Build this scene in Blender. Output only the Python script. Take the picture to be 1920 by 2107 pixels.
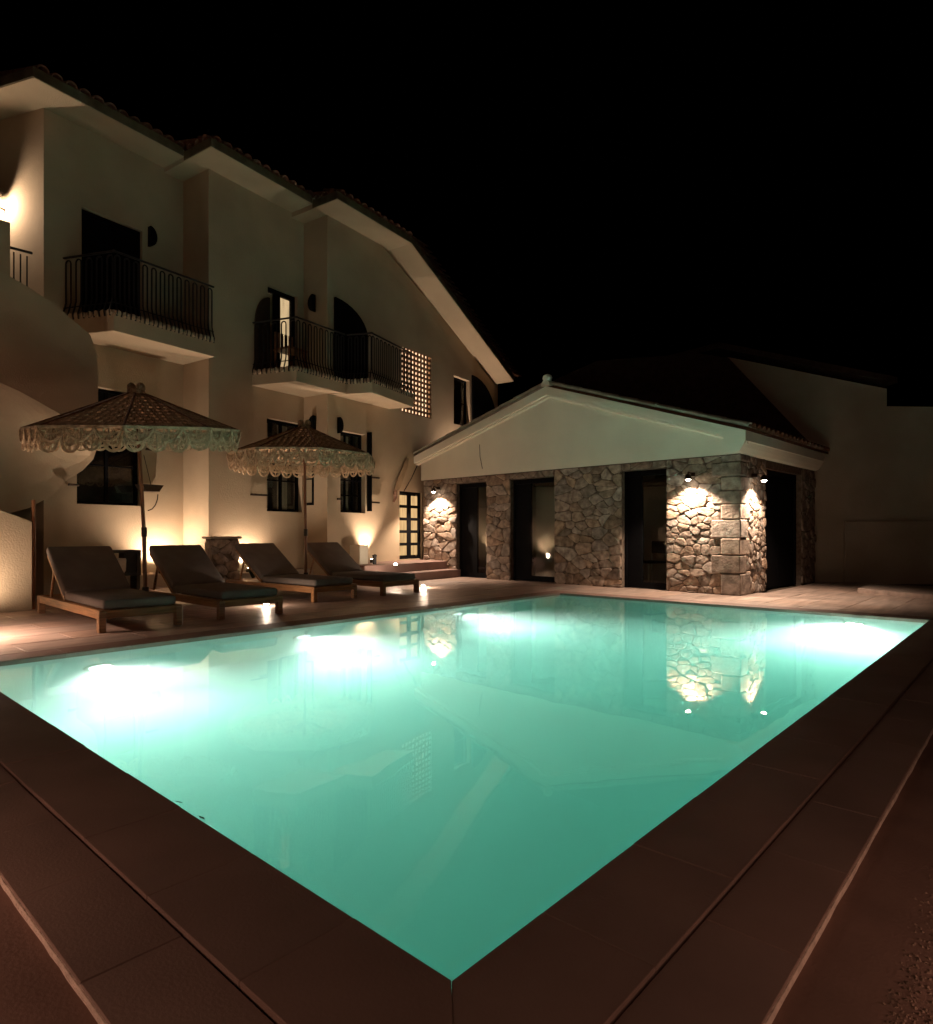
import bpy, bmesh, math, random
from mathutils import Vector, Matrix
random.seed(7)
SC = bpy.context.scene
COL = SC.collection
for o in list(bpy.data.objects):
    bpy.data.objects.remove(o)
R = math.radians

# ------------------------------------------------------------------ camera
FPX, CX, HY = 1320.0, 960.0, 1098.0          # focal length and horizon of the photo in its pixels
cam = bpy.data.cameras.new('camera'); camo = bpy.data.objects.new('camera', cam); COL.objects.link(camo)
camo.location = (0, 0, 1.0); camo.rotation_euler = (R(90), 0, 0)
cam.sensor_fit = 'HORIZONTAL'; cam.sensor_width = 36.0
cam.lens = FPX / 1920 * 36.0
cam.shift_y = (HY - 1053.5) / 1920
cam.clip_start = 0.05; cam.clip_end = 600
SC.camera = camo

# ------------------------------------------------------------------ night sky
W = bpy.data.worlds.new('World'); SC.world = W; W.use_nodes = True
wn = W.node_tree; wn.nodes.clear()
wo = wn.nodes.new('ShaderNodeOutputWorld'); wb = wn.nodes.new('ShaderNodeBackground')
ws = wn.nodes.new('ShaderNodeTexSky'); ws.sky_type = 'NISHITA'; ws.sun_disc = False
ws.sun_elevation = R(-12); ws.sun_rotation = R(200)
wb.inputs['Strength'].default_value = 0.05
wn.links.new(ws.outputs[0], wb.inputs['Color']); wn.links.new(wb.outputs[0], wo.inputs['Surface'])

SC.view_settings.view_transform = 'Standard'
SC.view_settings.look = 'None'
SC.view_settings.exposure = 1.0
SC.view_settings.gamma = 1.0
SC.view_settings.use_curve_mapping = False
SC.render.engine = 'CYCLES'
cy = SC.cycles
cy.use_denoising = True
cy.max_bounces = 10; cy.diffuse_bounces = 4; cy.glossy_bounces = 4; cy.transmission_bounces = 8
cy.transparent_max_bounces = 12; cy.volume_bounces = 3
cy.sample_clamp_indirect = 30.0; cy.caustics_refractive = True; cy.caustics_reflective = False
cy.blur_glossy = 0.5

WARM = (1.0, 0.74, 0.54)
WARM2 = (1.0, 0.75, 0.55)
POOLW = (1.0, 0.87, 0.82)

# ------------------------------------------------------------------ materials
MATS = {}
def mat(name, col, rough=0.8, var=0.12, scale=6.0, bump=0.15, bscale=40.0, spec=0.3, metal=0.0, rnd=0.0, detail=4.0, stretch=None, col2=None):
    if name in MATS: return MATS[name]
    m = bpy.data.materials.new(name); m.use_nodes = True
    nt = m.node_tree; N = nt.nodes; L = nt.links
    b = N['Principled BSDF']
    b.inputs['Roughness'].default_value = rough
    b.inputs['Metallic'].default_value = metal
    b.inputs['Specular IOR Level'].default_value = spec
    tc = N.new('ShaderNodeTexCoord'); vec = tc.outputs['Object']
    if stretch:
        mp = N.new('ShaderNodeMapping'); mp.inputs['Scale'].default_value = stretch
        L.new(vec, mp.inputs['Vector']); vec = mp.outputs[0]
    n1 = N.new('ShaderNodeTexNoise'); n1.inputs['Scale'].default_value = scale; n1.inputs['Detail'].default_value = detail
    L.new(vec, n1.inputs['Vector'])
    cr = N.new('ShaderNodeValToRGB')
    lo = [c * (1 - var * 1.6) for c in col]; hi = [min(1, c * (1 + var)) for c in (col2 or col)]
    cr.color_ramp.elements[0].position = 0.3; cr.color_ramp.elements[1].position = 0.7
    cr.color_ramp.elements[0].color = (*lo, 1); cr.color_ramp.elements[1].color = (*hi, 1)
    L.new(n1.outputs['Fac'], cr.inputs[0]); out = cr.outputs[0]
    if rnd > 0:
        oi = N.new('ShaderNodeObjectInfo')
        hs = N.new('ShaderNodeHueSaturation')
        mr = N.new('ShaderNodeMapRange'); mr.inputs[3].default_value = 1 - rnd; mr.inputs[4].default_value = 1 + rnd
        L.new(oi.outputs['Random'], mr.inputs[0]); L.new(mr.outputs[0], hs.inputs['Value'])
        mr2 = N.new('ShaderNodeMapRange'); mr2.inputs[3].default_value = 1 - rnd*1.1; mr2.inputs[4].default_value = 1 + rnd*0.9
        ma = N.new('ShaderNodeMath'); ma.operation = 'FRACT'
        mm = N.new('ShaderNodeMath'); mm.operation = 'MULTIPLY'; mm.inputs[1].default_value = 7.31
        L.new(oi.outputs['Random'], mm.inputs[0]); L.new(mm.outputs[0], ma.inputs[0]); L.new(ma.outputs[0], mr2.inputs[0])
        L.new(mr2.outputs[0], hs.inputs['Saturation'])
        L.new(out, hs.inputs['Color']); out = hs.outputs[0]
    L.new(out, b.inputs['Base Color'])
    if bump > 0:
        n2 = N.new('ShaderNodeTexNoise'); n2.inputs['Scale'].default_value = bscale; n2.inputs['Detail'].default_value = 6
        L.new(vec, n2.inputs['Vector'])
        bp = N.new('ShaderNodeBump'); bp.inputs['Strength'].default_value = bump; bp.inputs['Distance'].default_value = 0.02
        L.new(n2.outputs['Fac'], bp.inputs['Height']); L.new(bp.outputs[0], b.inputs['Normal'])
    MATS[name] = m
    return m

def emit(name, col, strength):
    m = bpy.data.materials.new(name); m.use_nodes = True
    nt = m.node_tree; nt.nodes.clear()
    o = nt.nodes.new('ShaderNodeOutputMaterial'); e = nt.nodes.new('ShaderNodeEmission')
    e.inputs[0].default_value = (*col, 1); e.inputs[1].default_value = strength
    nt.links.new(e.outputs[0], o.inputs[0])
    return m

def lit_pane(name, col, strength):
    """lit curtain behind a pane: uneven warm emission"""
    m = bpy.data.materials.new(name); m.use_nodes = True
    nt = m.node_tree; nt.nodes.clear(); N = nt.nodes; L = nt.links
    o = N.new('ShaderNodeOutputMaterial'); e = N.new('ShaderNodeEmission')
    tc = N.new('ShaderNodeTexCoord'); mp = N.new('ShaderNodeMapping'); mp.inputs['Scale'].default_value = (9, 9, 1.2)
    n = N.new('ShaderNodeTexNoise'); n.inputs['Scale'].default_value = 1.5
    L.new(tc.outputs['Object'], mp.inputs[0]); L.new(mp.outputs[0], n.inputs['Vector'])
    mr = N.new('ShaderNodeMapRange'); mr.inputs[1].default_value = 0.3; mr.inputs[2].default_value = 0.7
    mr.inputs[3].default_value = strength * 0.75; mr.inputs[4].default_value = strength * 1.2
    L.new(n.outputs['Fac'], mr.inputs[0]); L.new(mr.outputs[0], e.inputs[1])
    e.inputs[0].default_value = (*col, 1); L.new(e.outputs[0], o.inputs[0])
    return m

def glass(name, tint=(0.9, 0.93, 0.92)):
    m = bpy.data.materials.new(name); m.use_nodes = True
    nt = m.node_tree; nt.nodes.clear(); N = nt.nodes; L = nt.links
    o = N.new('ShaderNodeOutputMaterial'); mx = N.new('ShaderNodeMixShader'); lw = N.new('ShaderNodeLayerWeight')
    pw = N.new('ShaderNodeMath'); pw.operation = 'POWER'; pw.inputs[1].default_value = 5
    fr = N.new('ShaderNodeMath'); fr.operation = 'MULTIPLY_ADD'; fr.inputs[1].default_value = 0.9; fr.inputs[2].default_value = 0.05
    L.new(lw.outputs['Facing'], pw.inputs[0]); L.new(pw.outputs[0], fr.inputs[0])
    t = N.new('ShaderNodeBsdfTransparent'); t.inputs[0].default_value = (*tint, 1)
    g = N.new('ShaderNodeBsdfGlossy'); g.inputs['Roughness'].default_value = 0.02
    L.new(fr.outputs[0], mx.inputs[0]); L.new(t.outputs[0], mx.inputs[1]); L.new(g.outputs[0], mx.inputs[2]); L.new(mx.outputs[0], o.inputs[0])
    return m

M_PLASTER = mat('cream_plaster', (0.47, 0.37, 0.26), 0.9, 0.10, 0.8, 0.3, 45, 0.15, detail=6)
M_WHITE = mat('white_plaster', (0.80, 0.745, 0.62), 0.9, 0.06, 0.9, 0.2, 60, 0.15, detail=6)
M_DIM = mat('grey_plaster', (0.40, 0.33, 0.26), 0.95, 0.12, 0.9, 0.3, 40, 0.1, detail=6)
M_STONE = mat('rubble_stone', (0.28, 0.21, 0.165), 0.9, 0.28, 9, 0.75, 28, 0.2, rnd=0.28, detail=8, col2=(0.34, 0.26, 0.205))
M_MORTAR = mat('mortar', (0.145, 0.11, 0.085), 0.95, 0.25, 14, 0.6, 50, 0.1)
M_COPING = mat('coping_stone', (0.26, 0.168, 0.142), 0.62, 0.12, 2.2, 0.10, 110, 0.25, rnd=0.035, detail=8)
M_PAVE = mat('terrace_paving', (0.41, 0.30, 0.25), 0.42, 0.2, 3.0, 0.25, 30, 0.4, rnd=0.12, detail=8, stretch=(0.6, 3.0, 1))
M_BEAD = mat('rough_mortar_bead', (0.60, 0.47, 0.40), 0.95, 0.12, 30, 0.5, 60, 0.1)
M_GROUND = mat('ground_paving', (0.21, 0.125, 0.10), 0.8, 0.14, 3, 0.15, 90, 0.2, detail=8)
M_GRAVEL = mat('gravel', (0.22, 0.145, 0.11), 0.9, 0.3, 20, 0.4, 60, 0.2)
M_WOOD = mat('teak_wood', (0.30, 0.145, 0.06), 0.45, 0.3, 3, 0.12, 30, 0.4, rnd=0.1, stretch=(1, 14, 14))
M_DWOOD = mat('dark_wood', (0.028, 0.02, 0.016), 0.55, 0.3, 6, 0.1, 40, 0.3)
M_POLE = mat('parasol_pole_wood', (0.20, 0.085, 0.04), 0.4, 0.25, 4, 0.1, 30, 0.4, stretch=(8, 8, 1))
M_CUSH = mat('taupe_fabric', (0.18, 0.152, 0.137), 0.95, 0.08, 5, 0.35, 260, 0.08)
M_LACE = mat('cotton_macrame', (0.66, 0.50, 0.34), 0.95, 0.2, 18, 0.6, 120, 0.05)
M_LACE2 = mat('brown_crochet', (0.50, 0.34, 0.21), 0.95, 0.3, 16, 0.6, 110, 0.05)
M_IRON = mat('black_iron', (0.012, 0.011, 0.011), 0.5, 0.2, 20, 0.1, 80, 0.4)
M_SHUT = mat('black_painted_wood', (0.004, 0.004, 0.005), 0.7, 0.2, 20, 0.05, 80, 0.08)
M_TILE = mat('terracotta_tile', (0.17, 0.085, 0.055), 0.85, 0.25, 7, 0.3, 40, 0.15, rnd=0.2)
M_CURT = mat('linen_curtain', (0.33, 0.27, 0.20), 0.95, 0.1, 5, 0.1, 60, 0.05, stretch=(1, 1, .2))
M_LAMP = mat('bronze_lamp', (0.05, 0.035, 0.025), 0.4, 0.1, 20, 0.0, 10, 0.5, metal=0.8)
M_LEAF = mat('plant_leaf', (0.05, 0.075, 0.03), 0.6, 0.25, 12, 0.1, 40, 0.3)
M_BASIN = mat('pool_plaster', (0.80, 0.81, 0.79), 0.85, 0.05, 1.2, 0.05, 30, 0.15)
M_RIBBON = mat('pale_ceramic', (0.55, 0.48, 0.40), 0.6, 0.12, 6, 0.1, 30, 0.3)
M_GLASS = glass('window_glass')
M_LITDOOR = lit_pane('lit_door_curtain', (1.0, 0.62, 0.27), 0.38)
M_LITROOM = lit_pane('lit_room', (1.0, 0.66, 0.36), 0.40)
M_LITGRID = lit_pane('lit_stairwell', (1.0, 0.62, 0.36), 1.1)
M_BULB = emit('lamp_bulb', (1.0, 0.80, 0.55), 30)
M_BULBS = emit('spot_bulb', (1.0, 0.85, 0.66), 55)
M_POOLBULB = emit('pool_lens', (0.95, 1.0, 0.97), 1.6)
M_INT = mat('room_wall', (0.42, 0.34, 0.25), 0.9, 0.05, 2, 0.1, 40, 0.1)

# ------------------------------------------------------------------ mesh builder
class MB:
    def __init__(s): s.v = []; s.f = []
    def add(s, vs, fs):
        k = len(s.v); s.v += [tuple(p) for p in vs]; s.f += [tuple(i + k for i in f) for f in fs]; return s
    def box(s, a, b):
        x0, y0, z0 = a; x1, y1, z1 = b
        x0, x1 = min(x0, x1), max(x0, x1); y0, y1 = min(y0, y1), max(y0, y1); z0, z1 = min(z0, z1), max(z0, z1)
        return s.add([(x0,y0,z0),(x1,y0,z0),(x1,y1,z0),(x0,y1,z0),(x0,y0,z1),(x1,y0,z1),(x1,y1,z1),(x0,y1,z1)],
              [(0,3,2,1),(4,5,6,7),(0,1,5,4),(1,2,6,5),(2,3,7,6),(3,0,4,7)])
    def prism(s, ring0, ring1):
        """two rings of the same length: sides + both caps"""
        n = len(ring0)
        s.add(list(ring0) + list(ring1), [tuple(range(n))[::-1], tuple(range(n, 2*n))] + [(i, (i+1) % n, n + (i+1) % n, n + i) for i in range(n)])
        return s
    def quad(s, *p): return s.add(p, [tuple(range(len(p)))])
    def tube(s, pts, r, n=6, taper=None):
        pts = [Vector(p) for p in pts]; m = len(pts); rings = []
        up0 = None
        for i, p in enumerate(pts):
            t = (pts[min(i+1, m-1)] - pts[max(i-1, 0)])
            if t.length < 1e-9: t = Vector((0, 0, 1))
            t.normalize()
            if up0 is None:
                up0 = Vector((0, 0, 1)) if abs(t.z) < 0.9 else Vector((1, 0, 0))
            a = t.cross(up0)
            if a.length < 1e-4: a = t.cross(Vector((0.3, 1, 0.2)))
            a.normalize(); b = a.cross(t).normalized(); up0 = b
            rr = r if taper is None else r * (1 + (taper - 1) * i / (m - 1))
            rings.append([p + a * (rr * math.cos(2*math.pi*k/n)) + b * (rr * math.sin(2*math.pi*k/n)) for k in range(n)])
        vs = [q for rg in rings for q in rg]; fs = []
        for i in range(m - 1):
            for k in range(n):
                fs.append((i*n + k, i*n + (k+1) % n, (i+1)*n + (k+1) % n, (i+1)*n + k))
        fs.append(tuple(range(n))[::-1]); fs.append(tuple((m-1)*n + k for k in range(n)))
        return s.add(vs, fs)
    def lathe(s, c, prof, n=16):
        vs = []; fs = []
        for (r, z) in prof:
            for k in range(n):
                a = 2*math.pi*k/n; vs.append((c[0] + r*math.cos(a), c[1] + r*math.sin(a), c[2] + z))
        m = len(prof)
        for i in range(m-1):
            for k in range(n): fs.append((i*n+k, i*n+(k+1) % n, (i+1)*n+(k+1) % n, (i+1)*n+k))
        fs.append(tuple(range(n))[::-1]); fs.append(tuple((m-1)*n+k for k in range(n)))
        return s.add(vs, fs)
    def build(s, name, m, parent=None, smooth=False, bevel=0.0, seg=1, fix=True):
        me = bpy.data.meshes.new(name); me.from_pydata(s.v, [], s.f)
        bm = bmesh.new(); bm.from_mesh(me)
        if fix: bmesh.ops.recalc_face_normals(bm, faces=bm.faces)
        if bevel > 0:
            bmesh.ops.bevel(bm, geom=list(bm.edges), offset=bevel, segments=seg, profile=0.5, affect='EDGES', clamp_overlap=True)
        bm.to_mesh(me); bm.free()
        if smooth:
            for p in me.polygons: p.use_smooth = True
        if isinstance(m, (list, tuple)):
            for q in m: me.materials.append(q)
        else: me.materials.append(m)
        o = bpy.data.objects.new(name, me); COL.objects.link(o)
        if parent: o.parent = parent
        return o

def tag(o, label=None, cat=None, group=None, kind=None):
    if label: o['label'] = label
    if cat: o['category'] = cat
    if group: o['group'] = group
    if kind: o['kind'] = kind
    return o
def empty(name, loc=(0, 0, 0), rz=0.0, parent=None):
    o = bpy.data.objects.new(name, None); COL.objects.link(o)
    o.location = loc; o.rotation_euler = (0, 0, rz); o.empty_display_size = 0.2
    if parent: o.parent = parent
    return o
def copy_tree(o, parent=None):
    c = o.copy(); COL.objects.link(c)
    if parent: c.parent = parent
    for ch in list(o.children): copy_tree(ch, c)
    return c
def dup_part(o, name=None):
    c = o.copy(); COL.objects.link(c); return c
def light(name, typ, energy, col, loc, parent=None, aim=None, size=0.05, spot=None, blend=0.5):
    d = bpy.data.lights.new(name, typ); d.energy = energy; d.color = col
    if typ == 'AREA': d.shape = 'DISK'; d.size = size
    else: d.shadow_soft_size = size
    if typ == 'SPOT': d.spot_size = R(spot or 90); d.spot_blend = blend
    o = bpy.data.objects.new(name, d); COL.objects.link(o); o.location = loc
    if aim is not None: o.rotation_euler = Vector(aim).to_track_quat('-Z', 'Y').to_euler()
    if parent: o.parent = parent
    return o

# ------------------------------------------------------------------ placing: a building's frame and the lines of sight onto its planes
class Frame:
    def __init__(s, ox, oy, ux, uy):
        l = math.hypot(ux, uy); s.o = (ox, oy); s.u = (ux/l, uy/l); s.n = (-uy/l, ux/l); s.rz = math.atan2(uy, ux)
    def xs(s, px, yl):
        r = (px - CX) / FPX
        return (r*(s.o[1] + s.n[1]*yl) - s.o[0] - s.n[0]*yl) / (s.u[0] - r*s.u[1])
    def ys(s, px, xl):
        r = (px - CX) / FPX
        return (r*(s.o[1] + s.u[1]*xl) - s.o[0] - s.u[0]*xl) / (s.n[0] - r*s.n[1])
    def d(s, x, y): return s.o[1] + s.u[1]*x + s.n[1]*y
    def z(s, py, x, y): return 1 + (HY - py) / FPX * s.d(x, y)
    def p(s, px, py, yl):
        x = s.xs(px, yl); return (x, s.z(py, x, yl))
    def world(s, x, y): return (s.o[0] + s.u[0]*x + s.n[0]*y, s.o[1] + s.u[1]*x + s.n[1]*y)
def G(px, py, z=0.0):
    d = (1 - z) * FPX / (py - HY); return ((px - CX) / FPX * d, d)

POOL = Frame(-0.0337, 1.4363, 0.669, 0.743)       # x along the long near-right side, y along the near-left side
LA, LB = 8.05, 5.08
HOUSE = Frame(-6.69, 10.15, 0.667, 1.0)           # x along the facade, y into the house
PAV = Frame(-1.06, 15.60, 0.7176, -0.6965)        # x along the stone front, y to its back
PL = 7.6; PD = 4.0

# ------------------------------------------------------------------ ground and pool
def pool_obj(o): o.location = (POOL.o[0], POOL.o[1], 0); o.rotation_euler = (0, 0, POOL.rz); return o
g = MB(); E = 120
x0, x1, y0, y1 = -0.45, LA + 0.25, -0.45, LB + 0.25
zg = -0.036
for q in (((-E,-E),(E,-E),(E,y0),(-E,y0)), ((-E,y1),(E,y1),(E,E),(-E,E)), ((-E,y0),(x0,y0),(x0,y1),(-E,y1)), ((x1,y0),(E,y0),(E,y1),(x1,y1))):
    g.quad(*[(a, b, zg) for a, b in q])
tag(pool_obj(g.build('ground', M_GROUND)), kind='structure')

pool = pool_obj(empty('swimming_pool')); tag(pool, kind='structure')
DEP = 1.35
b = MB(); o_ = 0.012
a0, a1, b0, b1 = -o_, LA + o_, -o_, LB + o_
b.quad((a0,b0,-DEP),(a1,b0,-DEP),(a1,b1,-DEP),(a0,b1,-DEP))
for (p, q) in (((a0,b0),(a1,b0)), ((a1,b0),(a1,b1)), ((a1,b1),(a0,b1)), ((a0,b1),(a0,b0))):
    b.quad((*p,-DEP),(*q,-DEP),(*q,-0.05),(*p,-0.05))

basin = b.build('basin', M_BASIN, pool, fix=False)

def prism_tile(pts, zt, th, name, m, par, bev=0.0022):
    mb = MB(); mb.prism([(x, y, zt - th) for x, y in pts], [(x, y, zt) for x, y in pts])
    return mb.build(name, m, par, bevel=bev)
CW, OW, TL = 0.32, 0.235, 0.503
gap = 0.0018
def strip(side, w0, w1, zt, th, name, mitre):
    """tiles along one side of the pool between offsets w0..w1 outward"""
    L = LA if side in ('R', 'T') else LB
    start = -w1 if mitre else 0.0
    cuts = [0.0]
    t = 0.35 if name == 'coping_stone' else 0.12
    while t < L - 0.15: cuts.append(t); t += TL
    cuts.append(L)
    for i in range(len(cuts) - 1):
        s0, s1 = cuts[i] + gap/2, cuts[i+1] - gap/2
        zj = zt + random.uniform(-0.0015, 0.0015)
        i0, i1 = s0, s0; e0, e1 = s1, s1
        if i == 0: i0, i1 = -w0 + gap/2, -w1 + gap/2
        if i == len(cuts) - 2: e0, e1 = L + w0 - gap/2, L + w1 - gap/2
        if side == 'R': pts = [(i0, -w0), (e0, -w0), (e1, -w1), (i1, -w1)]
        elif side == 'L': pts = [(-w0, i0), (-w1, i1), (-w1, e1), (-w0, e0)]
        elif side == 'H': pts = [(L2 := LB + w0, 0)] and [(i0, 0), (e0, 0), (e1, 0), (i1, 0)]
        prism_tile(pts, zj, th, name, M_COPING, pool)
strip('R', 0.0, CW, 0.0, 0.06, 'coping_stone', True)
strip('L', 0.0, CW, 0.0, 0.06, 'coping_stone', True)
strip('R', CW + 0.006, CW + OW, -0.010, 0.022, 'edge_paver', True)
strip('L', CW + 0.006, CW + OW, -0.010, 0.022, 'edge_paver', True)
# far sides: one row of coping each
def row(x0, x1, y0, y1, along, n, name, m, par, zt=0.0, th=0.06):
    for i in range(n):
        t0 = i / n; t1 = (i + 1) / n
        if along == 'x': q = [(x0+(x1-x0)*t0+gap/2, y0), (x0+(x1-x0)*t1-gap/2, y0), (x0+(x1-x0)*t1-gap/2, y1), (x0+(x1-x0)*t0+gap/2, y1)]
        else: q = [(x0, y0+(y1-y0)*t0+gap/2), (x1, y0+(y1-y0)*t0+gap/2), (x1, y0+(y1-y0)*t1-gap/2), (x0, y0+(y1-y0)*t1-gap/2)]
        prism_tile(q, zt + random.uniform(-.001, .001), th, name, m, par)
row(-0.32, LA + 0.32, LB, LB + CW, 'x', 17, 'coping_stone', M_COPING, pool)
row(LA, LA + CW, 0.0, LB - 0.002, 'y', 10, 'coping_stone', M_COPING, pool)
# ragged mortar bead along the outer edge of the pavers
def bead(p0, p1, nrm, name):
    n = 90; mb = MB(); prev = None; vs = []
    for i in range(n + 1):
        t = i / n; x = p0[0] + (p1[0]-p0[0])*t; y = p0[1] + (p1[1]-p0[1])*t
        w = 0.0065 + random.uniform(-.001, .0022); top = -0.013 + random.uniform(-.002, .001)
        inn = -0.004
        vs.append([(x+nrm[0]*inn, y+nrm[1]*inn, top), (x+nrm[0]*w*.55, y+nrm[1]*w*.55, top-.001), (x+nrm[0]*w, y+nrm[1]*w, top-.012), (x+nrm[0]*(w-.004), y+nrm[1]*(w-.004), -.037)])
    fl = [p for r in vs for p in r]
    mb.add(fl, [(i*4+k, i*4+k+1, (i+1)*4+k+1, (i+1)*4+k) for i in range(n) for k in range(3)])
    return mb.build(name, M_BEAD, pool, smooth=False, fix=False)
OE = CW + OW
bead((-OE, -OE), (LA, -OE), (0, -1), 'mortar_bead'); bead((-OE, LB), (-OE, -OE), (-1, 0), 'mortar_bead')

# water: real refraction at the surface, tinted milky volume below
wm = bpy.data.materials.new('pool_water'); wm.use_nodes = True
nt = wm.node_tree; nt.nodes.clear(); N = nt.nodes; L = nt.links
wo_ = N.new('ShaderNodeOutputMaterial'); gl = N.new('ShaderNodeBsdfGlass'); gl.inputs['IOR'].default_value = 1.333; gl.inputs['Roughness'].default_value = 0.0
tc = N.new('ShaderNodeTexCoord'); mp = N.new('ShaderNodeMapping'); mp.inputs['Scale'].default_value = (1.0, 1.0, 1.0)
n1 = N.new('ShaderNodeTexNoise'); n1.inputs['Scale'].default_value = 2.2; n1.inputs['Detail'].default_value = 2
bp = N.new('ShaderNodeBump'); bp.inputs['Strength'].default_value = 0.05; bp.inputs['Distance'].default_value = 0.02
L.new(tc.outputs['Object'], mp.inputs[0]); L.new(mp.outputs[0], n1.inputs['Vector']); L.new(n1.outputs['Fac'], bp.inputs['Height']); L.new(bp.outputs[0], gl.inputs['Normal'])
va = N.new('ShaderNodeVolumeAbsorption'); va.inputs['Color'].default_value = (0.0, 0.80, 0.66, 1); va.inputs['Density'].default_value = 0.33
vs_ = N.new('ShaderNodeVolumeScatter'); vs_.inputs['Color'].default_value = (0.97, 1.0, 0.98, 1); vs_.inputs['Density'].default_value = 0.45; vs_.inputs['Anisotropy'].default_value = 0.45
ad = N.new('ShaderNodeAddShader'); L.new(va.outputs[0], ad.inputs[0]); L.new(vs_.outputs[0], ad.inputs[1])
L.new(gl.outputs[0], wo_.inputs['Surface']); L.new(ad.outputs[0], wo_.inputs['Volume'])
wb_ = MB(); wb_.box((-.03, -.03, -DEP - .05), (LA + .03, LB + .03, -0.035))
tag(pool_obj(wb_.build('pool_water', wm)), kind='structure')

# lamps in the pool walls
def pool_lamp(x, y, nx, ny, e):
    mb = MB(); zz = -0.62
    t = Vector((nx, ny, 0)); a = Vector((-ny, nx, 0)); c = Vector((x, y, zz))
    ring = lambda r, o: [c + t*o + a*(r*math.cos(2*math.pi*k/20)) + Vector((0,0,1))*(r*math.sin(2*math.pi*k/20)) for k in range(20)]
    mb.prism(ring(0.13, -0.03), ring(0.12, 0.025))
    f = mb.build('pool_light', M_WHITE, pool, bevel=0.004)
    m2 = MB(); m2.prism(ring(0.095, 0.026), ring(0.085, 0.034)); m2.build('lens', M_POOLBULB, f)
    light('pool_lamp', 'SPOT', e, POOLW, c + t*0.08, pool, (nx, ny, -0.20), 0.09, 116, 1.0)
for (lx, e) in ((0.95, 290), (3.0, 350), (5.5, 430)):
    pool_lamp(lx, LB + .012, 0, -1, e)
pool_lamp(LA + .012, 0.75, -1, 0, 600)

# paved terrace round the far sides of the pool
terr = pool_obj(empty('terrace')); tag(terr, kind='structure')
TB = MB()
TB.quad((-9, LB + CW + .004, -.03), (15, LB + CW + .004, -.03), (15, 16, -.03), (-9, 16, -.03))
TB.quad((LA + CW + .004, -3.0, -.03), (15, -3.0, -.03), (15, LB + CW, -.03), (LA + CW + .004, LB + CW, -.03))
TB.build('mortar_bed', M_MORTAR, terr)
def field(x0, x1, y0, y1, tx, ty, seen):
    j = 0; y = y0
    while y < y1 - 1e-6:
        x = x0 - (0.5*tx if j % 2 else 0)
        while x < x1 - 1e-6:
            xa, xb = max(x, x0) + .003, min(x + tx, x1) - .003
            if xb - xa > .05 and seen((xa+xb)/2, y + ty/2):
                prism_tile([(xa, y+.003), (xb, y+.003), (xb, min(y+ty, y1)-.003), (xa, min(y+ty, y1)-.003)], random.uniform(-.002, .001), .027, 'paving_slab', M_PAVE, terr, 0.003)
            x += tx
        y += ty; j += 1
def seen(x, y):
    wx, wy = POOL.world(x, y)
    if wy < 1.5 or abs(wx / wy) > 0.86: return False
    hx = (wx-HOUSE.o[0])*HOUSE.u[0] + (wy-HOUSE.o[1])*HOUSE.u[1]; hy = (wx-HOUSE.o[0])*HOUSE.n[0] + (wy-HOUSE.o[1])*HOUSE.n[1]
    if hy > 0.2: return False
    qx = (wx-PAV.o[0])*PAV.u[0] + (wy-PAV.o[1])*PAV.u[1]; qy = (wx-PAV.o[0])*PAV.n[0] + (wy-PAV.o[1])*PAV.n[1]
    if -1 < qx < PL and qy > 0.7: return False
    return wy < 17
field(-1.5, 12.5, LB + CW + .006, 14, 1.0, 0.5, seen)
field(LA + CW + .006, 14.0, -2.5, LB + CW, 1.0, 0.5, seen)

# ------------------------------------------------------------------ house
H = HOUSE
house = empty('house', (H.o[0], H.o[1], 0), H.rz)
tag(house, 'two-storey cream plastered house with iron balconies and tiled eaves', 'house')
Y1, Y2, Y3 = 0.0, -0.79, -1.49
S1, S2, S3, S4 = 2.394, 4.66, 6.34, 11.48
ZT1, ZT2, ZT3, ZE = 7.74, 7.66, 7.56, 5.43

def panel(mb, s0, s1, z0, z1, y, holes, rec=0.2):
    xs = sorted({s0, s1, *[h[0] for h in holes], *[h[1] for h in holes]}); zs = sorted({z0, z1, *[h[2] for h in holes], *[h[3] for h in holes]})
    for i in range(len(xs)-1):
        for j in range(len(zs)-1):
            cx_, cz_ = (xs[i]+xs[i+1])/2, (zs[j]+zs[j+1])/2
            if any(h[0] < cx_ < h[1] and h[2] < cz_ < h[3] for h in holes): continue
            mb.quad((xs[i],y,zs[j]),(xs[i+1],y,zs[j]),(xs[i+1],y,zs[j+1]),(xs[i],y,zs[j+1]))
    for (a,b_,c,d) in holes:
        mb.quad((a,y,c),(a,y+rec,c),(a,y+rec,d),(a,y,d)); mb.quad((b_,y,c),(b_,y,d),(b_,y+rec,d),(b_,y+rec,c))
        mb.quad((a,y,c),(b_,y,c),(b_,y+rec,c),(a,y+rec,c)); mb.quad((a,y,d),(a,y+rec,d),(b_,y+rec,d),(b_,y,d))
def hole(pxl, pxr, pyt, pyb, y):
    a = H.xs(pxl, y); b_ = H.xs(pxr, y); return (a, b_, H.z(pyb, (a+b_)/2, y), H.z(pyt, (a+b_)/2, y))

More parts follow.
